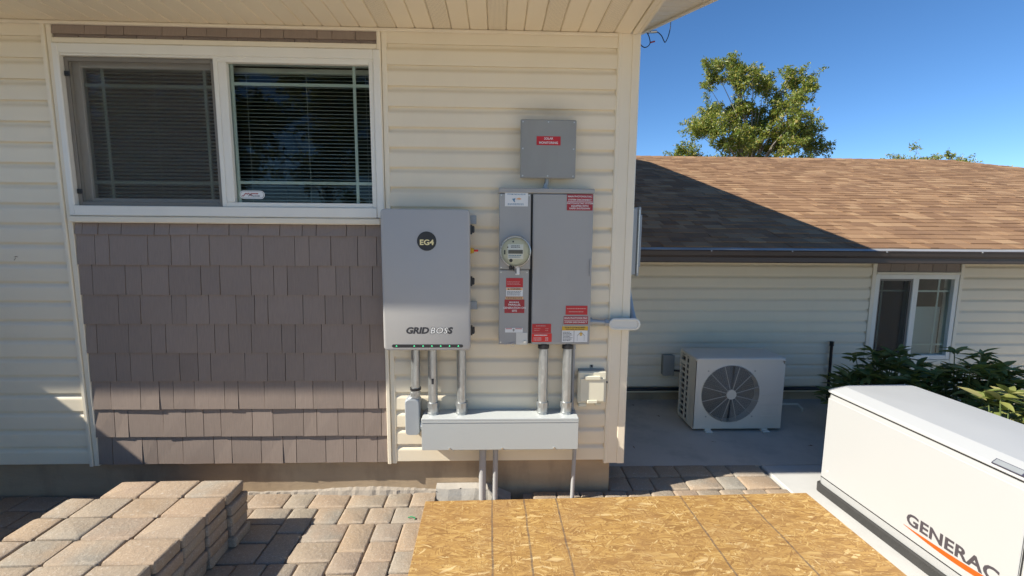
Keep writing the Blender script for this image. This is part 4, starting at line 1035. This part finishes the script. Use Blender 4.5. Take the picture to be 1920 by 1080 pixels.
off = rootloc(bh); me = bpy.data.meshes.new('shingles'); me.from_pydata([(a - off[0], b - off[1], c_ - off[2]) for a, b, c_ in rest.v], [], rest.f); me.materials.append(MT['shingle'])
o = link('shingles', me, roof); o['kind'] = 'stuff'
mb = MB(); x = .02
while x < RXE:
    x2 = min(x + .2, RXE); z = rz(RY)
    mb.add([(x + .002, RY - .13, z - .038), (x2, RY - .13, z - .034), (x2, RY, z + .022), (x + .002, RY, z + .016), (x2, RY + .13, z - .034), (x + .002, RY + .13, z - .038)], [(0, 1, 2, 3), (3, 2, 4, 5)]); x = x2
part('ridge_caps', mb, 'shingle', roof)

# ================================================================== outdoor condenser unit
ac = thing('air_conditioner', 'ivory outdoor heat pump unit with round fan grille on the patio slab', 'air conditioner', (1.27, 1.05, .018))
AX0, AX1, AY0, AY1, AZ0, AZ1 = .895, 1.668, .895, 1.215, .055, .645
fc, fr_ = (1.205, .355), .255
n = 64; inner, outer = [], []
for k in range(n):
    t = 2 * math.pi * k / n; c_, s_ = math.cos(t), math.sin(t)
    inner.append((fc[0] + fr_ * c_, fc[1] + fr_ * s_))
    tx = ((AX1 - fc[0]) if c_ > 0 else (AX0 - fc[0])) / c_ if abs(c_) > 1e-6 else 1e9; tz = ((AZ1 - fc[1]) if s_ > 0 else (AZ0 - fc[1])) / s_ if abs(s_) > 1e-6 else 1e9
    t_ = min(tx, tz); outer.append((fc[0] + t_ * c_, fc[1] + t_ * s_))
def snap(p):
    for cx in (AX0, AX1):
        for cz in (AZ0, AZ1):
            if math.hypot(p[0] - cx, p[1] - cz) < .028: return (cx, cz)
    return p
outer = [snap(p) for p in outer]
mb = MB(); v = [(x, AY0, z) for x, z in outer] + [(x, AY0, z) for x, z in inner] + [(fc[0] + (x - fc[0]) * .985, AY0 - .006, fc[1] + (z - fc[1]) * .985) for x, z in inner] + [(fc[0] + (x - fc[0]) * .96, AY0 + .06, fc[1] + (z - fc[1]) * .96) for x, z in inner]
f = []
for j in range(3):
    for k in range(n): f.append((j * n + k, j * n + (k + 1) % n, (j + 1) * n + (k + 1) % n, (j + 1) * n + k))
mb.add(v, f); part('front_panel', mb, 'acwhite', ac, False)
mb = MB(); mb.box(AX1 - .004, AX1, AY0 + .001, AY1, AZ0, AZ1); mb.box(AX0, AX1, AY1 - .004, AY1, AZ0, AZ1); mb.box(AX0, AX1, AY0, AY1, AZ0 - .012, AZ0); mb.box(AX0, AX0 + .006, AY0, AY0 + .125, AZ0, AZ1)
part('casing', mb, 'acwhite', ac)
mb = MB(); mb.loft([rrect(AX0 - .008, AX1 + .008, AY0 - .010, AY1 + .006, .03, AZ1 + .0, 5), rrect(AX0 - .008, AX1 + .008, AY0 - .010, AY1 + .006, .03, AZ1 + .018, 5), rrect(AX0, AX1, AY0 - .002, AY1, .03, AZ1 + .026, 5)])
part('top_cover', mb, 'acwhite', ac, True)
mb = MB(); mb.box(AX0 + .02, AX1 - .01, AY1 - .06, AY1 - .02, AZ0 + .01, AZ1 - .01); mb.box(AX0 + .014, AX0 + .022, AY0 + .05, AY1 - .065, AZ0 + .01, AZ1 - .01)
part('coil', mb, 'coil', ac)
part('interior_shade_sheet', MB().box(AX0 + .03, AX1 - .02, AY0 + .15, AY0 + .16, AZ0 + .01, AZ1 - .01), 'fan', ac)  # near-black sheet added behind the fan to stand in for shade inside the casing
side = MB()
nrow = 11; zs = [AZ0 + .012 + (AZ1 - .03 - AZ0) * i / nrow for i in range(nrow + 1)]
for z in zs: side.box(AX0 - .001, AX0 + .008, AY0 + .12, AY1, z - .007, z + .007)
for y in (AY0 + .130, AY0 + .200, AY1 - .008): side.box(AX0 - .002, AX0 + .009, y - .009, y + .009, AZ0, AZ1)
side.box(AX0 - .0015, AX0 + .0085, AY0 + .2, AY1 - .01, zs[-2] - .03, zs[-2] + .005)
part('side_grille', side, 'acwhite', ac)
mb = MB()
for i in range(24):
    rr = .045 + (fr_ * .965 - .045) * i / 23; ring = [(fc[0] + rr * math.cos(2 * math.pi * k / 56), AY0 - .006 - .010 * (1 - (rr / fr_) ** 2), fc[1] + rr * math.sin(2 * math.pi * k / 56)) for k in range(57)]
    mb.tube(ring, .0021, 4, cap=False)
gr = part('fan_grille', mb, 'acgrille', ac, True)
for k in range(12):
    t = R(15 + 30 * k); p0 = (fc[0] + .035 * math.cos(t), AY0 - .018, fc[1] + .035 * math.sin(t)); p1 = (fc[0] + fr_ * .99 * math.cos(t), AY0 - .009, fc[1] + fr_ * .99 * math.sin(t))
    part('spoke', MB().tube([p0, p1], .0036, 6), 'acgrille', gr)
mb = MB(); mb.disc((fc[0], AY0 - .012, fc[1]), .042, n=28, dep=.012); part('hub_cap', mb, 'acwhite', gr)
mb = MB()
for k in range(3):
    a0 = R(120 * k + 20)
    for i in range(6):
        ta, tb = a0 + i * R(13), a0 + (i + 1) * R(13); ya, yb = AY0 + .05 + i * .010, AY0 + .05 + (i + 1) * .010
        mb.add([(fc[0] + .05 * math.cos(ta), ya, fc[1] + .05 * math.sin(ta)), (fc[0] + .235 * math.cos(ta), ya, fc[1] + .235 * math.sin(ta)), (fc[0] + .235 * math.cos(tb), yb, fc[1] + .235 * math.sin(tb)), (fc[0] + .05 * math.cos(tb), yb, fc[1] + .05 * math.sin(tb))], [(0, 1, 2, 3)])
mb.tube([(fc[0], AY0 + .04, fc[1]), (fc[0], AY0 + .13, fc[1])], .055, 20)
part('fan', mb, 'fan', ac)
for x in (1.03, 1.53): part('foot', MB().box(x - .032, x + .032, AY0 - .035, AY1 + .02, .018, .030, 0, .004).box(x - .025, x + .025, AY0 + .002, AY1, .030, .043), 'white_metal', ac)
mb = MB()
for z in (.345, .255, .155): mb.box(1.478, 1.648, AY0 - .004, AY0 + .001, z - .003, z + .003, 0, .0015)
part('handle_ridge', mb, 'acwhite', ac)
part('valve_cover', MB().box(AX1 + .001, AX1 + .030, AY0 + .05, AY0 + .23, .13, .43, 0, .008), 'acwhite', ac)
mb = MB()
for t in (45, 135, 225, 315): mb.disc((fc[0] + .285 * math.cos(R(t)), AY0 - .0005, fc[1] + .285 * math.sin(R(t))), .007, n=10, dep=.003)
part('grille_screw', mb, 'acgrille', ac)

# small things on the lower wall
jb = thing('junction_box', 'small grey box on the lower wall left of the heat pump', 'junction box', (.92, 1.6, .3))
part('body', MB().box(.865, .972, BY - .018, BY - .075, .305, .508, 0, .005), 'panel2', jb)
part('lid', MB().box(.861, .976, BY - .0755, BY - .084, .301, .512, 0, .004), 'panel2', jb)
part('whip', MB().tube([(.972, BY - .04, .345), (1.02, BY - .045, .342), (1.10, BY - .08, .34), (1.16, BY - .2, .33), (1.18, 1.2, .33)], .010, 8), 'black', jb, True)
mb = MB(); mb.tube([(.03, BY - .045, .150), (1.4, BY - .045, .152), (2.62, BY - .045, .150)], .018, 12)
solo('black_pipe', mb, 'black', 'long dark pipe running along the foot of the lower wall', 'pipe', (1.3, BY - .045, .15), True)
mb = MB(); mb.tube([(2.602, BY - .048, .03), (2.592, BY - .048, .62)], .014, 12); mb.tube([(2.592, BY - .048, .60), (2.592, BY - .048, .645)], .020, 8)
solo('black_riser', mb, 'black', 'upright thin black pipe against the lower wall beside the shrub', 'pipe', (2.6, BY - .048, .03), True)
mb = MB(); mb.tube([(1.70, 1.30, .10), (2.10, 1.31, .095), (2.15, 1.31, .05), (2.15, 1.31, .02)], .010, 10)
solo('drain_pipe', mb, 'white_metal', 'white drain pipe leaving the right side of the heat pump', 'pipe', (1.9, 1.3, .02), True)

# loose cable under the rake
k_ = 1.34
def wp(px, pz, y=.02):                       # points measured in one plane, moved back to the rake edge
    C = Vector((-.79255, -2.73945, 1.71103)); return C + (Vector((px, .02, pz)) - C) * k_
lc = thing('loose_cable', 'loop of loose dark cable dangling from the roof edge against the sky', 'cable', tuple(wp(.07, 2.86)))
def smooth(pts, n=6):
    P = [Vector(p) for p in pts]; out = []
    for i in range(len(P) - 1):
        p0, p1, p2, p3 = P[max(i - 1, 0)], P[i], P[i + 1], P[min(i + 2, len(P) - 1)]
        for k in range(n):
            t = k / n; out.append(.5 * ((2 * p1) + (p2 - p0) * t + (2 * p0 - 5 * p1 + 4 * p2 - p3) * t * t + (3 * p1 - p0 - 3 * p2 + p3) * t ** 3))
    return out + [P[-1]]
part('loop', MB().tube(smooth([wp(.024, 2.872), wp(.053, 2.884), wp(.033, 2.872), wp(.027, 2.849), wp(.042, 2.814), wp(.067, 2.798), wp(.09, 2.808), wp(.098, 2.828), wp(.09, 2.859), wp(.075, 2.884)]), .0036, 6), 'cable', lc, True)
part('tail', MB().tube(smooth([wp(.053, 2.884), wp(.091, 2.887), wp(.133, 2.886), wp(.162, 2.867), wp(.180, 2.836), wp(.187, 2.829), wp(.194, 2.838), wp(.206, 2.868), wp(.215, 2.92), wp(.212, 2.965)]), .0036, 6), 'cable', lc, True)
part('plug', MB().tube([wp(.100, 2.826), wp(.126, 2.833)], .006, 8), 'redplug', lc)
part('clamp', MB().tube([wp(.098, 2.884), wp(.134, 2.887)], .011, 8).tube([wp(.088, 2.876), wp(.088, 2.905)], .008, 6), 'steel', lc)

# ================================================================== trees, shrubs
def quad(mb_, p, s, rd_, droop=0):
    a = Vector((rd_.gauss(0, 1), rd_.gauss(0, 1), rd_.gauss(0, 1) - droop)).normalized(); b = a.orthogonal().normalized(); q = Matrix.Rotation(rd_.uniform(0, 6.28), 3, a); b = q @ b; c_ = a.cross(b)
    l, w_ = s * rd_.uniform(.8, 1.3), s * rd_.uniform(.5, .8)
    mb_.add([p - b * l, p + c_ * w_ * .55 - b * l * .2, p + b * l + a * s * .25, p - c_ * w_ * .55 - b * l * .2], [(0, 1, 2, 3)])
def tree(label, trunk, clusters, leaf, per, seed, spread, name='tree', group=None):
    rd_ = random.Random(seed); t = thing(name, label, 'tree', trunk, group=group); T = Vector(trunk)
    cz = min(c[2] for c in clusters); top = max(c[2] for c in clusters); mbt = MB()
    fork = T + Vector((0, 0, (cz - T.z) * .7 + .3)); lead = Vector((sum(c[0] for c in clusters) / len(clusters), sum(c[1] for c in clusters) / len(clusters), T.z + (top - T.z) * .82))
    base_r = max(.04, (top - T.z) * .013)
    mbt.tube([T, T + (fork - T) * .5, fork, fork + (lead - fork) * .5, lead], [base_r * 1.3, base_r, base_r * .85, base_r * .5, base_r * .15], 9)
    for c_ in clusters:
        c_ = Vector(c_); s0 = fork + (lead - fork) * max(0, min(.9, (c_.z - fork.z) / max(.1, lead.z - fork.z) * .5 - .12))
        mid = (s0 + c_) / 2 + Vector((0, 0, .15)); mbt.tube([s0, mid, c_], [base_r * .3, base_r * .15, .005], 5)
    part('trunk', mbt, 'bark', t, True)
    mbl = MB(); mbw = MB()
    for c_ in clusters:
        c_ = Vector(c_)
        nt_ = 10
        for q in range(nt_):
            d = Vector((rd_.gauss(0, 1), rd_.gauss(0, 1), rd_.gauss(.25, .8))).normalized() * spread * rd_.uniform(.7, 2.3); b0 = c_ + Vector((rd_.gauss(0, 1), rd_.gauss(0, 1), rd_.gauss(0, 1))) * spread * .35
            mbw.tube([b0, b0 + d * .5 + Vector((0, 0, .02)), b0 + d], [.006, .004, .002], 3, cap=False)
            for i in range(per // nt_):
                t_ = rd_.uniform(.1, 1.05); jit = spread * .27 * (1.25 - t_ * .6)
                quad(mbl, b0 + d * t_ + Vector((rd_.gauss(0, jit), rd_.gauss(0, jit), rd_.gauss(-.01, jit))), leaf * rd_.uniform(.7, 1.25), rd_)
    part('twigs', mbw, 'bark', t, stuff=True)
    me = bpy.data.meshes.new('crown'); off = rootloc(t); me.from_pydata([(a - off[0], b - off[1], c_ - off[2]) for a, b, c_ in mbl.v], [], mbl.f); me.materials.append(MT['treeleaf'])
    link('crown', me, t)
CL = [(5.97, 6.86), (5.9, 6.44), (6.43, 7.02), (6.76, 7.06), (6.98, 6.84), (6.52, 6.61), (7.07, 6.53), (7.52, 6.7), (7.59, 6.32), (6.62, 6.24), (8.09, 6.42), (8.54, 6.71), (8.85, 6.62), (9.06, 6.6), (8.28, 6.11), (8.78, 6.24), (9.06, 6.15), (6.37, 5.82), (6.85, 5.76), (7.2, 5.64), (7.71, 5.65), (8.21, 5.75), (8.7, 5.95), (5.82, 5.43), (5.41, 4.94), (5.82, 4.91), (6.21, 5.18), (6.61, 5.34), (6.98, 5.38), (7.38, 5.03), (7.78, 5.2), (8.19, 5.21), (8.6, 5.15), (9.0, 5.28), (9.23, 5.03), (5.35, 4.32), (5.78, 4.52), (6.25, 4.53), (6.74, 4.44), (7.21, 4.54), (7.62, 4.55), (8.07, 4.55), (8.51, 4.62), (8.93, 4.57), (9.38, 4.51), (9.62, 4.51), (9.0, 4.96)]
rd = random.Random(3); cl3 = [(x, 12 + rd.uniform(-.9, .9) * (1 if z < 6.3 else .5), z) for x, z in CL] + [(rd.uniform(5.3, 9.5), 12 + rd.uniform(-1, 1), rd.uniform(3.0, 4.2)) for _ in range(18)] + [(rd.uniform(5.9, 8.9), 12 + rd.uniform(-1.1, 1.1), rd.uniform(4.3, 6.0)) for _ in range(20)]
tree('leafy green tree with yellowing tips rising behind the brown roof ridge', (7.4, 12, -.06), cl3, .050, 700, 5, .235, group='trees behind the roof')
for i, (x, zt, lab) in enumerate(((15.8, 5.0, 'thin treetop sprig farthest left of the small ones over the ridge'), (17.5, 5.2, 'broadest of the small treetops peeping over the ridge'), (18.9, 4.85, 'small round treetop near the hip of the roof'), (21.2, 4.50, 'tiny treetop at the far right over the hip'))):
    rd = random.Random(i); hw = (.35, .75, .3, .3)[i]
    cs_ = [(x + rd.uniform(-hw, hw), 16 + rd.uniform(-.5, .5), zt - abs(rd.gauss(0, .28)) + (.25 if k == 0 else -.1)) for k in range(9)] + [(x + rd.uniform(-1, 1), 16 + rd.uniform(-.8, .8), zt - rd.uniform(.7, 2.2)) for k in range(14)]
    tree(lab, (x, 16, -.06), cs_, .055, 90, 40 + i, .15, group='trees behind the roof')
# trees behind the camera, seen mirrored in the panes
rd = random.Random(15)
for lab, x, y, h, rad in (('tall leafy tree behind the viewer, mirrored in the clear window pane', -7.0, -14, 9.5, 3.0), ('dense rounded tree behind the viewer, next to the tall one', -11.0, -13, 8.5, 2.6), ('leafy tree behind the viewer, farthest left of them', -15.5, -17, 7.5, 2.6), ('broad tree behind the viewer, toward the right', 3.5, -19, 7.0, 2.8)):
    cs_ = []
    while len(cs_) < 46:
        d = Vector((rd.uniform(-1, 1), rd.uniform(-1, 1), rd.uniform(-1, 1)))
        if d.length < 1: cs_.append((x + d.x * rad, y + d.y * rad, h * .62 + d.z * h * .36))
    tree(lab, (x, y, -.06), cs_, .13, 260, int(h * 10), .42, group='trees behind the viewer')
def leafmesh(name, L_, W_, fold, mat):
    m_ = MB(); prof = [(0, .12), (.18, .62), (.42, 1), (.68, .8), (.88, .35), (1, .02)]; bend = -.18
    v = []
    for t, wv in prof:
        z = bend * L_ * t * t; v += [(t * L_, -W_ * wv, z + fold * W_ * wv), (t * L_, 0, z), (t * L_, W_ * wv, z + fold * W_ * wv)]
    f = []
    for i in range(len(prof) - 1):
        for k in (0, 1): f.append((i * 3 + k, i * 3 + k + 1, i * 3 + k + 4, i * 3 + k + 3))
    m_.add(v, f); me = mesh(name, m_, mat, fix=False); me.polygons.foreach_set('use_smooth', [True] * len(me.polygons)); return me
LM = [leafmesh('leaf', .13, .022, .35, 'shrubleaf'), leafmesh('leaf', .10, .019, .25, 'shrubleaf'), leafmesh('leaf', .15, .024, .45, 'shrubleaf')]
LP = [leafmesh('leaf', .13, .023, .35, 'paleleaf'), leafmesh('leaf', .15, .025, .4, 'paleleaf')]
def shrub(label, cx, cy, rx, ry, h, ntip, meshes, seed, keep):
    rd_ = random.Random(seed); s = thing('shrub', label, 'shrub', (cx, cy, .012), group='shrubs beside the generator'); st = MB(); restv = MB(); made = 0
    tips = []
    for i in range(ntip):
        a = rd_.uniform(0, 6.283); q = math.sqrt(rd_.random()); x, y = q * rx * math.cos(a), q * ry * math.sin(a)
        z = h * (1 - .45 * q * q) * rd_.uniform(.55, 1.0); tips.append((x, y, z))
    tips.sort(key=lambda p: -p[2])
    for x, y, z in tips:
        st.tube([(cx + x * .25, cy + y * .25, .012), (cx + x * .7, cy + y * .7, z * .55), (cx + x, cy + y, z)], [.007, .005, .003], 5)
        for k in range(rd_.randint(7, 10)):
            az = k * 2.4 + rd_.uniform(-.4, .4); el = rd_.uniform(-.25, .75); me = rd_.choice(meshes); sc = rd_.uniform(.75, 1.2)
            mt = Matrix.Translation((x, y, z - rd_.uniform(0, .05))) @ Matrix.Rotation(az, 4, 'Z') @ Matrix.Rotation(-el, 4, 'Y') @ Matrix.Rotation(rd_.uniform(-.5, .5), 4, 'X') @ Matrix.Scale(sc, 4)
            if made < keep: o_ = link('leaf', me, s); o_.matrix_local = mt; made += 1
            else: restv.add([tuple(mt @ v.co) for v in me.vertices], [tuple(p.vertices) for p in me.polygons])
    part('stem', st, 'stem', s)
    if restv.v:
        m2 = bpy.data.meshes.new('foliage'); m2.from_pydata(restv.v, [], restv.f); m2.materials.append(meshes[0].materials[0]); o_ = link('foliage', m2, s); o_['kind'] = 'stuff'
shrub('dark green leafy shrub in shade below the far window', 2.50, .84, .46, .36, .80, 95, LM, 1, 140)
shrub('dense dark shrub behind the generator lid, right of the window', 2.74, .40, .50, .38, .88, 110, LM * 3 + LP[:1], 2, 160)
shrub('sunlit shrub with pale yellow green leaves at the right edge', 2.40, -.24, .30, .38, .84, 62, LM + LP * 2, 4, 240)
rd = random.Random(6)
for lx, ly, lab in ((.56, 1.49, 'dry brown leaf on the slab at the foot of the lower wall'), (.72, 1.22, 'dry brown leaf on the slab left of the heat pump'), (.98, .70, 'dry brown leaf on the slab in front of the heat pump'),
                    (.30, .62, 'dry brown leaf on the slab nearest the corner post'), (1.75, .62, 'dry brown leaf on the slab near the far end of the generator')):
    a = rd.uniform(0, 6.28); mb = MB(); c_, s_ = math.cos(a), math.sin(a)
    pts = [(-.016, 0, .002), (-.004, .007, .006), (.016, 0, .004), (-.003, -.007, .003)]
    mb.add([(lx + p[0] * c_ - p[1] * s_, ly + p[0] * s_ + p[1] * c_, .018 + p[2]) for p in pts], [(0, 1, 2, 3)]); mb.tube([(lx - .016 * c_, ly - .016 * s_, .020), (lx - .028 * c_, ly - .028 * s_, .0195)], .0009, 4)
    solo('dry_leaf', mb, 'leafdry', lab, 'leaf', (lx, ly, .018), False, 'dry leaves on the patio slab')

# ================================================================== fence at the left, whose shadow falls on the wall
fe = thing('fence', 'tall wooden board fence standing left of the view', 'fence', (-4.95, -2, 0))
for k in range(34):
    y = -.03 - k * .142; part('board', MB().box(-4.958, -4.940, y - .1405, y, .0, 1.925, 0, .003), 'wood', fe)
for y in (-.12, -2.5, -4.8): part('post', MB().box(-5.05, -4.961, y - .045, y + .045, -.06, 1.9, 0, .004), 'wood', fe)
for z in (.35, 1.6): part('rail', MB().box(-4.998, -4.960, -4.85, -.03, z - .045, z + .045, 0, .003), 'wood', fe)
